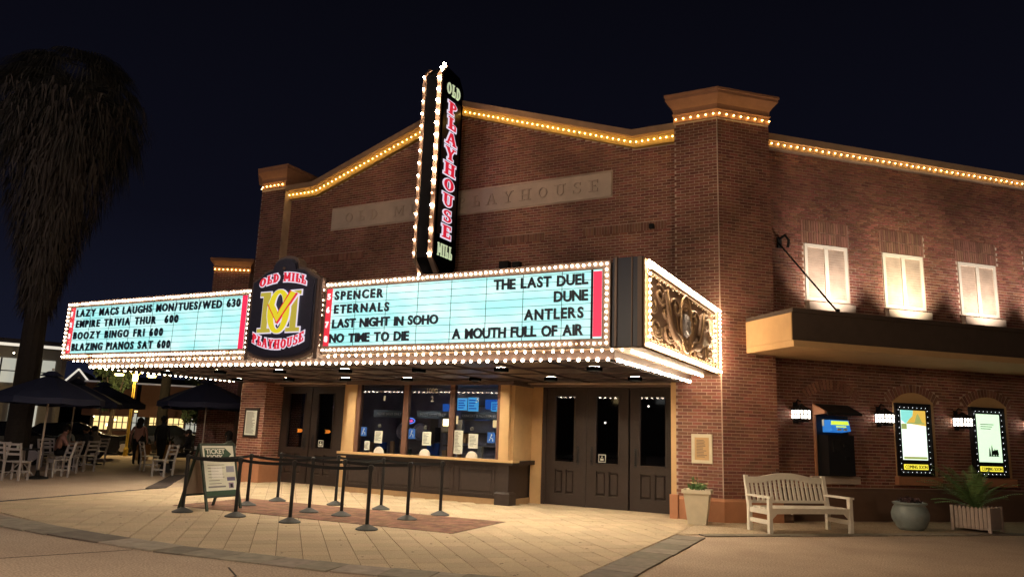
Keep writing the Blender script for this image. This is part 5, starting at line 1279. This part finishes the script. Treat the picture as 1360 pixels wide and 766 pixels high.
for x, y, rz, lb in ((-20.75,11.15,CR(25),'white wooden chair at the far left, half in the dark'),(-20.0,11.35,CR(-150),'white wooden chair nearest the camera, seen from behind left of the pole'),
    (-20.55,12.75,CR(-10),'white wooden chair under the big umbrella, back to the camera'),(-21.75,13.75,CR(-60),'white wooden chair right of the first umbrella pole'),(-22.4,14.7,CR(-80),'white wooden chair fourth along, turned sideways'),
    (-23.4,14.2,CR(100),'white wooden chair behind the others at the middle table'),(-24.7,15.1,CR(200),'white wooden chair between the second and third umbrella poles'),
    (-25.3,17.0,CR(-80),'white wooden chair just left of the walking couple'),(-19.45,15.2,CR(-75),'white wooden chair left of the folding sign with a black bag hung on it'),(-18.55,17.2,CR(110),'white wooden chair of the person sitting by the left pillar'),(-21.7,16.4,CR(160),'white wooden chair beyond the one with the bag')):
    place(c0, x, y, rz, lb)
for x, y, lb in ((-20.95,12.0,'dark round table under the large left umbrella'),(-23.2,14.9,'dark round table under the second umbrella'),(-25.4,17.0-.8,'dark round table farther back under the third umbrella'),(-19.9,16.75,'dark round table by the left pillar'),(-21.1,18.0-.2,'dark round table in front of the end pillar')): place(t0, x, y, 0, lb)
for x, y, z, s_, lb in ((-20.25,12.05,0,1.0,'large open navy umbrella farthest left'),(-23.3,14.7,0,1.0,'open navy umbrella between the two left ones, half hidden'),(-25.4,17.0,0,1.03,'open navy umbrella third from the left'),(-19.83,16.82,0,1.06,'open navy umbrella nearest the left pillar'),(-21.1,17.9,0,1.04,'open navy umbrella just behind the one by the left pillar')): place(um0, x, y, random.uniform(0,.7), lb, 0, s_)
m = MB(); m.loft([[(-.13,-.06,0),(.13,-.06,0),(.13,.06,0),(-.13,.06,0)],[(-.15,-.08,.1),(.15,-.08,.1),(.15,.08,.1),(-.15,.08,.1)],[(-.10,-.04,.27),(.10,-.04,.27),(.10,.04,.27),(-.10,.04,.27)]]); m.tube([(-.09,0,.26),(-.07,0,.42),(0,0,.50),(.07,0,.42),(.09,0,.26)], .009, 5)
o = part('handbag', m, BLACKM, None, loc=(-19.55,15.35,.10), rz=.6); tag(o, 'black bag hanging at the side of the white chair by the sign', 'bag')

# ---- people
def person(label, joints, mats, loc, rz, hair='short', seated=False, hat=False, scale=1):
    t = thing('person', label, 'person', loc, rz)
    me = bpy.data.meshes.new('body'); names = list(joints); V = [joints[n][:3] for n in names]
    ED = [('pelvis','waist'),('waist','chest'),('chest','neck'),('neck','head'),('head','crown'),('chest','shL'),('shL','elL'),('elL','wrL'),('wrL','haL'),('chest','shR'),('shR','elR'),('elR','wrR'),('wrR','haR'),
          ('pelvis','hipL'),('hipL','knL'),('knL','anL'),('anL','toL'),('pelvis','hipR'),('hipR','knR'),('knR','anR'),('anR','toR')]
    ix = {n: i for i, n in enumerate(names)}
    me.from_pydata(V, [(ix[a], ix[b_]) for a, b_ in ED], [])
    o = bpy.data.objects.new('body', me); COL.objects.link(o)
    md = o.modifiers.new('skin', 'SKIN'); md.use_smooth_shade = True
    for i, n in enumerate(names):
        r = joints[n][3]; me.skin_vertices[0].data[i].radius = r if isinstance(r, tuple) else (r, r)
        me.skin_vertices[0].data[i].use_root = (n == 'pelvis')
    ss = o.modifiers.new('sub', 'SUBSURF'); ss.levels = 1; ss.render_levels = 1
    bpy.context.view_layer.update(); ev = o.evaluated_get(bpy.context.evaluated_depsgraph_get()); nm = bpy.data.meshes.new_from_object(ev); bpy.data.objects.remove(o)
    nm.materials.clear()
    for m_ in (mats['skin'], mats['top'], mats['legs'], mats['shoe']): nm.materials.append(m_)
    seg = {('pelvis','waist'):1,('waist','chest'):1,('chest','neck'):1,('neck','head'):0,('head','crown'):0,('chest','shL'):1,('chest','shR'):1,('shL','elL'):1,('shR','elR'):1,('elL','wrL'):mats.get('sleeve',0),('elR','wrR'):mats.get('sleeve',0),('wrL','haL'):0,('wrR','haR'):0,
           ('pelvis','hipL'):2,('pelvis','hipR'):2,('hipL','knL'):2,('hipR','knR'):2,('knL','anL'):2,('knR','anR'):2,('anL','toL'):3,('anR','toR'):3}
    for p in nm.polygons:
        c = p.center; best = None
        for (a, b_), mi in seg.items():
            A = Vector(joints[a][:3]); B = Vector(joints[b_][:3]); tt = max(0, min(1, (c-A).dot(B-A)/max(1e-6, (B-A).length_squared))); d = (c-(A+(B-A)*tt)).length
            rr = joints[a][3]; rr = rr if not isinstance(rr, tuple) else max(rr)
            d -= rr*.5
            if best is None or d < best[0]: best = (d, mi)
        p.material_index = best[1]; p.use_smooth = True
    put('body', nm, t)
    hd = Vector(joints['head'][:3])
    m = MB()
    if hair == 'long': m.ball((hd.x, hd.y+.03, hd.z+.05), .125, 12, 8, 1.05); m.loft([[(hd.x+w*cos(2*pi*i/10), hd.y+.06+w*.6*sin(2*pi*i/10), hd.z+z) for i in range(10)] for w, z in ((.11,.05),(.13,-.08),(.12,-.22),(.06,-.28))])
    else: m.ball((hd.x, hd.y+.022, hd.z+.065), .112, 12, 8, .95)
    part('hair', m, HAIR, t, smooth=True)
    if hat:
        m = MB(); m.ball((hd.x, hd.y+.0, hd.z+.11), .118, 12, 6, .75); m.box(hd.x-.07, hd.x+.07, hd.y-.20, hd.y-.08, hd.z+.085, hd.z+.097); part('cap', m, DSHIRT, t, smooth=True)
    m = MB(); m.add([(hd.x-.012,hd.y-.105,hd.z),(hd.x+.012,hd.y-.105,hd.z),(hd.x,hd.y-.125,hd.z-.01),(hd.x,hd.y-.10,hd.z+.045)],[(0,1,2),(0,2,3),(2,1,3)])
    for s_ in (-1,1): m.ball((hd.x+s_*.104, hd.y+.01, hd.z+.0), .024, 6, 4, 1.3)
    part('face', m, mats['skin'], t)
    m = MB()
    for s_ in (-1,1): m.ball((hd.x+s_*.034, hd.y-.098, hd.z+.03), .010, 6, 4)
    m.box(hd.x-.022, hd.x+.022, hd.y-.104, hd.y-.094, hd.z-.052, hd.z-.044); part('eyes_and_mouth', m, HAIR, t)
    for w_, h_ in (('wrL','haL'),('wrR','haR')):
        A = Vector(joints[w_][:3]); B = Vector(joints[h_][:3]); d = (B-A).normalized(); m = MB(); sd = d.cross(Vector((1,0,0))).normalized()
        for k in range(4):
            q = B+sd*(-.03+.02*k); m.tube([tuple(q), tuple(q+d*.04), tuple(q+d*(.075-.006*abs(k-1.3))+Vector((0,-.012,0)))], .0085, 5)
        m.tube([tuple(B-sd*.03-d*.03), tuple(B-sd*.052+d*.02)], .010, 5); part('fingers', m, mats['skin'], t)
    t.scale = (scale,)*3
    return t
def standing(w=1.0, stride=.10, heavy=1.0):
    return {'pelvis':(0,0,.95,(.15*w*heavy,.11*heavy)),'waist':(0,0,1.12,(.14*w*heavy,.11*heavy)),'chest':(0,0,1.34,(.16*w,.115*w)),'neck':(0,0,1.49,.055),'head':(0,-.01,1.60,(.075,.092)),'crown':(0,0,1.70,.07),
     'shL':(.19*w,0,1.40,.062),'elL':(.26*w,.02,1.12,.046),'wrL':(.27*w,-.04,.87,.03),'haL':(.27*w,-.06,.79,.032),'shR':(-.19*w,0,1.40,.062),'elR':(-.26*w,.03,1.12,.046),'wrR':(-.25*w,-.10,.90,.03),'haR':(-.24*w,-.13,.82,.032),
     'hipL':(.10*w,0,.88,.095*heavy),'knL':(.11*w,-stride*.6,.48,.068),'anL':(.12*w,-stride,.07,.045),'toL':(.13*w,-stride-.15,.035,.036),'hipR':(-.10*w,0,.88,.095*heavy),'knR':(-.11*w,stride*.3,.48,.068),'anR':(-.13*w,stride,.07,.045),'toR':(-.14*w,stride-.15,.035,.036)}
def sitting(lean_=0):
    return {'pelvis':(0,0,.54,(.16,.13)),'waist':(0,-.01-lean_*.3,.72,(.14,.11)),'chest':(0,-.02-lean_*.6,.93,(.16,.11)),'neck':(0,-.04-lean_*.8,1.08,.055),'head':(0,-.07-lean_,1.19,(.075,.092)),'crown':(0,-.07-lean_,1.29,.07),
     'shL':(.19,-.03-lean_*.6,.99,.062),'elL':(.25,-.17-lean_*.6,.76,.045),'wrL':(.16,-.40-lean_*.5,.78,.03),'haL':(.12,-.48-lean_*.5,.79,.032),'shR':(-.19,-.03-lean_*.6,.99,.062),'elR':(-.25,-.17-lean_*.6,.76,.045),'wrR':(-.16,-.38-lean_*.5,.80,.03),'haR':(-.10,-.45-lean_*.5,.83,.032),
     'hipL':(.10,-.06,.53,.092),'knL':(.14,-.46,.50,.068),'anL':(.14,-.44,.07,.045),'toL':(.15,-.60,.035,.036),'hipR':(-.10,-.06,.53,.092),'knR':(-.14,-.46,.50,.068),'anR':(-.15,-.50,.07,.045),'toR':(-.16,-.66,.035,.036)}
B_ = dict(skin=SKIN, legs=TROUS, shoe=SHOE)
person('person in a pinkish blouse and dark trousers walking away across the terrace', standing(1.12, .12, 1.2), dict(B_, top=PINKS, sleeve=1), (-24.75,18.17,0), radians(215), 'long', scale=.95)
person('person in a dark shirt and cap walking beside the one in pink', standing(1.05, .14, 1.05), dict(B_, top=DSHIRT, sleeve=1), (-24.25,18.75,0), radians(200), hat=True)
person('person in a pale green top seated by the left pillar', sitting(.12), dict(B_, top=LSHIRT), (-18.85,17.15,0), radians(-70), 'long')
person('person in a grey shirt seated beside the third umbrella pole', sitting(.05), dict(B_, top=GSHIRT), (-24.35,16.25,0), radians(-85))
person('person in dark clothes seated at the second table', sitting(.1), dict(B_, top=DSHIRT, sleeve=1), (-23.65,15.55,0), radians(20))
person('person in black seated behind the table with the bag chair', sitting(.0), dict(B_, top=TROUS, sleeve=1), (-20.9,17.2,0), radians(-40))

# ================================================================== BACKGROUND
random.seed(21)
# twin street lamp
t = thing('street_lamp', 'twin arm street lamp with two amber glowing shades beyond the umbrellas', 'street lamp', (-30.9,22.12,0), radians(48))
m = MB(); m.lathe([(.10,0),(.10,.3),(.06,.4),(.05,3.95),(.03,4.0)], 10); part('pole', m, YPOST, t)
m = MB(); m.tube([(-.62,0,3.74),(-.3,0,3.80),(0,0,3.45),(.3,0,3.80),(.62,0,3.74)], .025, 6); part('arm', m, YPOST, t)
for s_ in (-1,1):
    m = MB(); m.lathe([(.26,0),(.24,.05),(.10,.12),(.03,.16)], 14, (s_*.66,0,3.60)); part('shade', m, BLACKM, t)
    m = MB(); m.lathe([(.17,0),(.20,.05),(.17,.09)], 12, (s_*.66,0,3.52)); part('lamp_glass', m, SLAMP, t)
    ld = bpy.data.lights.new('lamp_glow', 'POINT'); ld.energy = 110; ld.color = (1,.72,.32); ld.shadow_soft_size = .1; put('lamp_glow', ld, t, (s_*.66,0,3.42))
m = MB(); m.box(-.1,.1,-.08,.08,3.3,3.62); part('banner_box', m, SLAMP, t)
# palms
def palm(label, x, y, tr, th, crown_r, skirt, seed, cz=None):
    rnd = random.Random(seed); t = thing('palm_tree', label, 'palm tree', (x, y, 0))
    m = MB(); n = 14
    m.loft([[(r*(1+.06*rnd.uniform(-1,1))*cos(2*pi*i/12), r*sin(2*pi*i/12), z) for i in range(12)] for r, z in [(tr*(1.15-.3*k/n), th*k/n) for k in range(n+1)]]); part('trunk', m, PALMT, t)
    if skirt:
        z0, z1 = skirt; m = MB(); NN = 9000
        for _ in range(NN):
            s_ = rnd.random(); z = z0+(z1-z0)*s_; R = .40+1.9*(s_**1.3); a = rnd.uniform(0,2*pi); r = R*rnd.uniform(.12,1.25)**.6
            p = Vector((r*cos(a), r*sin(a), z)); L = rnd.uniform(.25,.75); w = rnd.uniform(.012,.035); o = Vector((cos(a)*.15+rnd.gauss(0,.16), sin(a)*.15+rnd.gauss(0,.16), -1)).normalized(); sd = Vector((-sin(a), cos(a), 0))*w
            m.add([tuple(p-sd), tuple(p+sd), tuple(p+o*L)], [(0,1,2)])
        m.loft([[(r*cos(2*pi*i/16), r*sin(2*pi*i/16), z) for i in range(16)] for r, z in ((.30,z0+.2),(.35,z0+1.0),(.55,z0+3.0),(.9,z1-.8),(.3,z1))])
        part('skirt', m, PALMD, t, kind='stuff')
    m = MB(); zc = cz or th
    for k in range(150 if skirt else 40):
        a = rnd.uniform(0,2*pi); el = rnd.uniform(-.75,1.35); L = crown_r*rnd.uniform(.75,1.1); P = []
        for i in range(8): s_ = i/7; P.append(Vector((cos(a)*L*s_*cos(el)*.9, sin(a)*L*s_*cos(el)*.9, zc+L*(sin(el)*s_*.9-.55*s_*s_))))
        for i in range(4): m.add([tuple(P[i]), tuple(P[i+1]), tuple(P[i+1]+Vector((0,0,.03))), tuple(P[i]+Vector((0,0,.03)))], [(0,1,2,3)])
        c = P[4]; d = (P[7]-P[4]).normalized(); sd = d.cross(Vector((0,0,1))).normalized()
        for q in range(22):
            an = -1.3+2.6*q/21; dd = (d*cos(an)+sd*sin(an)).normalized(); Lf = L*.42*(1-.25*abs(an)/1.3); mid = c+dd*Lf*.6; tip = c+dd*Lf-Vector((0,0,Lf*rnd.uniform(.25,.6))); w = d.cross(dd); w = sd*.02 if w.length < .1 else (Vector((-dd.y, dd.x, 0))*.022)
            m.add([tuple(c), tuple(mid+w), tuple(tip), tuple(mid-w)], [(0,1,2,3)])
    part('fronds', m, PALML, t, kind='stuff')
palm('big shaggy fan palm with a hanging dead skirt at the left edge', -22.65, 12.75, .29, 9.5, 3.0, (4.8, 11.0), 1, 11.6)
palm('slim palm trunk rising behind the walking couple', -33.3, 25.6, .24, 5.6, 1.6, None, 2)
# dark trees
def tree(label, x, y, h_, r, seed):
    rnd = random.Random(seed); t = thing('broadleaf_tree', label, 'tree', (x, y, 0))
    m = MB(); m.tube([(0,0,0),(.05,0,h_*.3),(0,.1,h_*.6)], .16, 8, .08)
    for k in range(5): a = k*1.26; m.tube([(0,0,h_*.35+.1*k),(r*.35*cos(a),r*.35*sin(a),h_*.6),(r*.6*cos(a),r*.6*sin(a),h_*.8)], .06, 6, .02)
    part('trunk', m, BARK, t)
    m = MB()
    for k in range(22):
        a = rnd.uniform(0,2*pi); rr = r*rnd.uniform(0,.75); leaves(m, (rr*cos(a), rr*sin(a), h_*rnd.uniform(.5,.95)), r*.35, r*.35, r*.28, 170, .11, rnd)
    part('crown', m, DLEAF, t, kind='stuff')
tree('dark bushy tree behind the right-hand umbrellas', -30.5, 26.2, 3.6, 1.4, 3)
tree('dark tree left of the twin street lamp', -33.4, 22.9, 4.4, 1.0, 4)
tree('dark tree above the lit shopfronts', -36.5, 31.5, 5.2, 2.0, 5)
# far buildings
def fb_frame(p0, p1):
    d = Vector((p1[0]-p0[0], p1[1]-p0[1], 0)); L = d.length; return atan2(d.y, d.x), L
def far_building(label, p0, p1, depth, H_, wallm, name='shop_building'):
    a, L = fb_frame(p0, p1); t = thing(name, label, 'building', (*p0, 0), a)
    m = MB(); m.box(0, L, 0, depth, 0, H_); w = part('wall', m, wallm, t); return t, L
t, L = far_building('pale two-storey building with a lit balcony at the far left', (-42.5,15.5), (-38.6,23.6), 8, 5.0, FARW, 'balcony_building')
m = MB(); m.box(-.2, L+.3, -.45, 8, 5.0, 5.35); part('roof', m, ROOFM, t)
m = MB(); m.box(-.1, L+.2, -.52, -.44, 4.98, 5.12); part('eave_light', m, EAVEW, t)
m = MB(); m.box(0, L, -.9, 0, 2.55, 2.75); m.box(0, L, -.9, -.85, 2.75, 3.0); part('balcony', m, FARW, t)
for k in range(5): m = MB(); m.box(.5+k*1.7, 1.7+k*1.7, -.06, -.01, 3.2, 4.4); w = part('window', m, LITW2, t); m = MB(); m.box(1.05+k*1.7, 1.12+k*1.7, -.09, -.06, 3.2, 4.4); m.box(.5+k*1.7,1.7+k*1.7,-.085,-.06,3.75,3.8); part('glazing_bar', m, ROOFM, w)
for k in range(6): m = MB(); m.box(.2+k*1.7, .35+k*1.7, -.85, -.72, 0, 2.55); m.box(.2+k*1.7, .32+k*1.7, -.85, -.74, 3.0, 5.0); part('post', m, FARW, t)
for k in range(4): m = MB(); m.box(.8+k*2, 2.0+k*2, -.05, -.01, .3, 2.2); part('window', m, LITW2, t)
m = MB(); 
for (x, z) in ((.9,4.7),(2.6,2.2),(4.2,2.25),(4.9,2.0),(5.6,2.1),(7.6,2.2),(3.3,1.9),(6.6,4.6)): m.ball((x,-1.0,z), .045)
part('lamp', m, SPARK, t, kind='stuff')
m = MB(); m.box(6.9,7.3,-.95,-.9,4.05,4.25); part('exit_sign', m, mat('green_sign', (.1,.6,.3), .5, emit=(.08,.7,.35), es=1.2), t)
m = MB(); m.ball((.9,-1.0,2.35), .09); part('amber_lamp', m, SPARKY, t)
t, L = far_building('low shopfront row with warm lit windows behind the tables', (-41.2,27.0), (-35.2,35.6), 8, 2.1, FARD)
m = MB(); m.box(-.2, L+.2, -.3, 8, 2.1, 2.35); m.hexa([(-.2,-.3,2.35),(L+.2,-.3,2.35),(L+.2,8,2.35),(-.2,8,2.35)],[(0,3,4.2),(L,3,4.2),(L,5,4.2),(0,5,4.2)]); part('roof', m, ROOFM, t)
m = MB(); m.box(2.2, 6.4, -.36, -.3, 2.02, 2.12); m.box(7.2, 9.2, -.36, -.3, 2.02, 2.12); part('eave_light', m, EAVEL, t)
k = 0; x = .2
rnd = random.Random(9)
while x < L-.9:
    w = rnd.uniform(.6,1.0)
    m = MB(); m.box(x, x+w, -.05, -.01, .9+rnd.uniform(-.1,.2), 1.95); wn = part('window', m, LITW if rnd.random() < .5 else LITW2, t)
    m = MB(); m.box(x+w*.3, x+w*.3+.05, -.09, -.05, .8, 2.0); m.box(x+w*.65, x+w*.65+.06, -.09, -.05, .8, 2.0); m.box(x-.05,x+w+.05,-.085,-.051,1.4,1.44); part('glazing_bar', m, BLACKM if rnd.random() < .5 else FARW, wn); x += w+rnd.uniform(.12,.35)
m = MB()
for _ in range(14): m.ball((rnd.uniform(0,L), -.6, rnd.uniform(.5,2.0)), rnd.uniform(.025,.05))
part('lamp', m, SPARK, t, kind='stuff')
m = MB(); m.ball((5.2,-.8,1.98), .09); m.ball((8.6,-.8,1.95), .09); m.ball((9.5,-.8,1.55), .14); part('amber_lamp', m, SPARKY, t)
t, L = far_building('brick red gabled shop with its fascia beside the twin lamp', (-37.2,24.0), (-34.2,28.2), 5, 1.0, FARR, 'gabled_shop')
m = MB(); m.box(-.1, 2.3, -.1, 5, 1.75, 3.45); m.box(2.5, 5.3, -.1, 5, 1.75, 3.42); part('fascia', m, FARR, t)
m = MB(); m.box(-.15, 5.4, -.14, .0, 3.42, 3.50); part('fascia_trim', m, TRIMGLOW, t)
for kx, (px, py) in enumerate(((-46.5,29.3),(-42.6,34.8))):
    t = thing('gable_house', ['dark gabled house with white lit rake boards, left one','dark gabled house with white lit rake boards, right one'][kx], 'house', (px, py, 0), radians(50))
    m = MB(); m.prism([(-2,0),(2,0),(2,2.8),(0,4.6),(-2,2.8)], 0, 6, 'y'); part('wall', m, ROOFM, t)
    for s_ in (-1,1): m = MB(); m.bar((0,-.1,4.62),(s_*.95,-.1,3.5),.1,.12,up=(0,1,0)); part('rake_board', m, EAVEW, t)  # boards glow by themselves, standing in for light on white trim
    m = MB(); m.box(-.15,.15,-.05,0,3.3,3.6); part('window', m, LITW2, t)
# parked cars
def car(label, x, y, rz, lamps):
    t = thing('parked_car', label, 'car', (x, y, 0), rz, 'dark cars parked behind the tables')
    prof = [(-2.2,.45),(-2.15,.75),(-1.2,.92),(-.6,1.36),(.7,1.42),(1.5,1.0),(2.1,.92),(2.2,.5),(2.1,.28),(-2.1,.28)]
    m = MB(); rings = []
    for yy, k in ((-.85,.93),(-.80,1),(.80,1),(.85,.93)): rings.append([(px_*(.99 if k < 1 else 1), yy*(1-(max(0, pz-.95))*.28), .28+(pz-.28)*k if pz < .95 else pz*(.995 if k == 1 else .97)) for px_, pz in prof])
    m.loft(rings); part('body', m, CARP, t, smooth=False)
    m = MB()
    for s_ in (-1,1): m.add([(-1.05,s_*.835,.96),(1.30,s_*.835,.98),(.68,s_*.765,1.33),(-.55,s_*.765,1.30)], [(0,1,2,3)])
    m.add([(-1.2,-.7,.95),(-1.2,.7,.95),(-.65,.62,1.33),(-.65,-.62,1.33)], [(0,1,2,3)]); m.add([(1.48,-.7,1.03),(1.48,.7,1.03),(.78,.62,1.40),(.78,-.62,1.40)], [(0,1,2,3)])
    for v in range(0): pass
    part('window', m, CARG, t)
    for wx in (-1.35,1.35):
        for s_ in (-1,1):
            m = MB(); m.lathe([(.20,-.1),(.32,-.09),(.33,0),(.32,.09),(.20,.1)], 16); o = part('wheel', m, BLACKM, t); o.location = (wx, s_*.80, .33); o.rotation_euler = (pi/2,0,0)
            m = MB(); m.lathe([(.19,-.105),(.17,-.11),(.17,.11),(.19,.105)], 10); part('rim', m, SILV, o)
    for s_ in (-1,1): m = MB(); m.box(-2.22,-2.12,s_*.62-.14,s_*.62+.14,.60,.72); part('headlight', m, SILV, t)
    return t
car('dark parked car behind the leftmost table', -27.0, 14.2, radians(60), 0)
car('dark parked car behind the second umbrella pole', -29.6, 18.2, radians(55), 0)
car('dark parked car behind the people at the back', -31.2, 23.9, radians(50), 0)
# barrel planters behind the couple
for x, y, lb in ((-27.6,21.55,'tan barrel planter right of the walking couple'),(-27.9,20.7,'tan barrel planter seen between the walking couple')):
    t = thing('barrel_planter', lb, 'planter', (x, y, 0), 0, 'tan barrel planters')
    m = MB(); m.lathe([(.24,0),(.30,.2),(.33,.45),(.31,.62),(.27,.62),(.26,.55)], 18); part('barrel', m, BARREL, t)
    m = MB(); leaves(m, (0,0,.75), .3, .3, .2, 150, .07, rnd); part('leaves', m, DLEAF, t, kind='stuff')
person('person in a pale top seated beyond the second umbrella pole', sitting(.08), dict(B_, top=LSHIRT), (-25.9,16.2,0), radians(60), 'long')
person('person in a red-brown top reaching over the middle table', sitting(.2), dict(B_, top=PINKS), (-23.0,14.1,0), radians(160))
person('person in a grey shirt standing behind the black-clad sitter', standing(1.0,.05), dict(B_, top=GSHIRT), (-24.9,21.3,0), radians(140))
for i, (x, y) in enumerate(((-20.8,12.1),(-20.95,11.85),(-23.3,14.95),(-23.1,14.8),(-19.85,16.6),(-19.75,16.85),(-21.0,17.7))):
    m = MB(); m.lathe([(.028,0),(.036,.11),(.033,.11),(.025,.01)], 10); o = part('drinking_glass', m, PAPER if i % 2 else SILV, None, loc=(x, y, .745)); tag(o, ['pale cup on the table under the large left umbrella','shiny glass on the table under the large left umbrella','pale cup on the table under the second umbrella','shiny glass on the table under the second umbrella','pale cup on the table nearest the left pillar','shiny glass on the table nearest the left pillar','pale cup on the table before the end pillar'][i], 'glass')
# added lamp posts out of view, giving fill light to ground and facade
def fill_lamp(label, x, y, e, col, hgt=5.0):
    t = thing('fill_lamp', label, 'street lamp', (x, y, 0), 0, 'added fill lamps out of view')
    m = MB(); m.lathe([(.12,0),(.12,.4),(.06,.5),(.05,hgt-.35)], 12); part('pole', m, BLACK, t)
    m = MB(); m.lathe([(.30,0),(.26,.06),(.10,.16),(.03,.2)], 16, (0,0,hgt)); part('shade', m, BLACK, t)
    ld = bpy.data.lights.new('lamp_glow', 'POINT'); ld.energy = e; ld.color = col; ld.shadow_soft_size = .12; put('lamp_glow', ld, t, (0,0,hgt-.15))
fill_lamp('added fill lamp post beyond the right edge', 2.4, 4.6, 250, (1,.70,.42), 4.4)
fill_lamp('tall added fill lamp post behind the camera to the left', -17.0, -2.0, 480, (1,.80,.74), 8.0)
fill_lamp('added fill lamp post close behind the camera', -6.2, 1.2, 400, (1,.78,.54), 4.4)

# dark street on the far side of the square (outside the picture, seen only as reflections in the glass)
t, L = far_building('dark row of buildings across the square with scattered lit windows', (60,-30), (-60,-34), 8, 11, FARD, 'street_row')
rnd = random.Random(4)
for k in range(26):
    x = rnd.uniform(2, L-4); z = rnd.choice((1.5, 4.6, 7.6)); m = MB(); m.box(x, x+rnd.uniform(.8,1.6), -.05, -.01, z, z+rnd.uniform(1.0,1.6)); part('window', m, LITW if rnd.random() < .6 else LITW2, t)
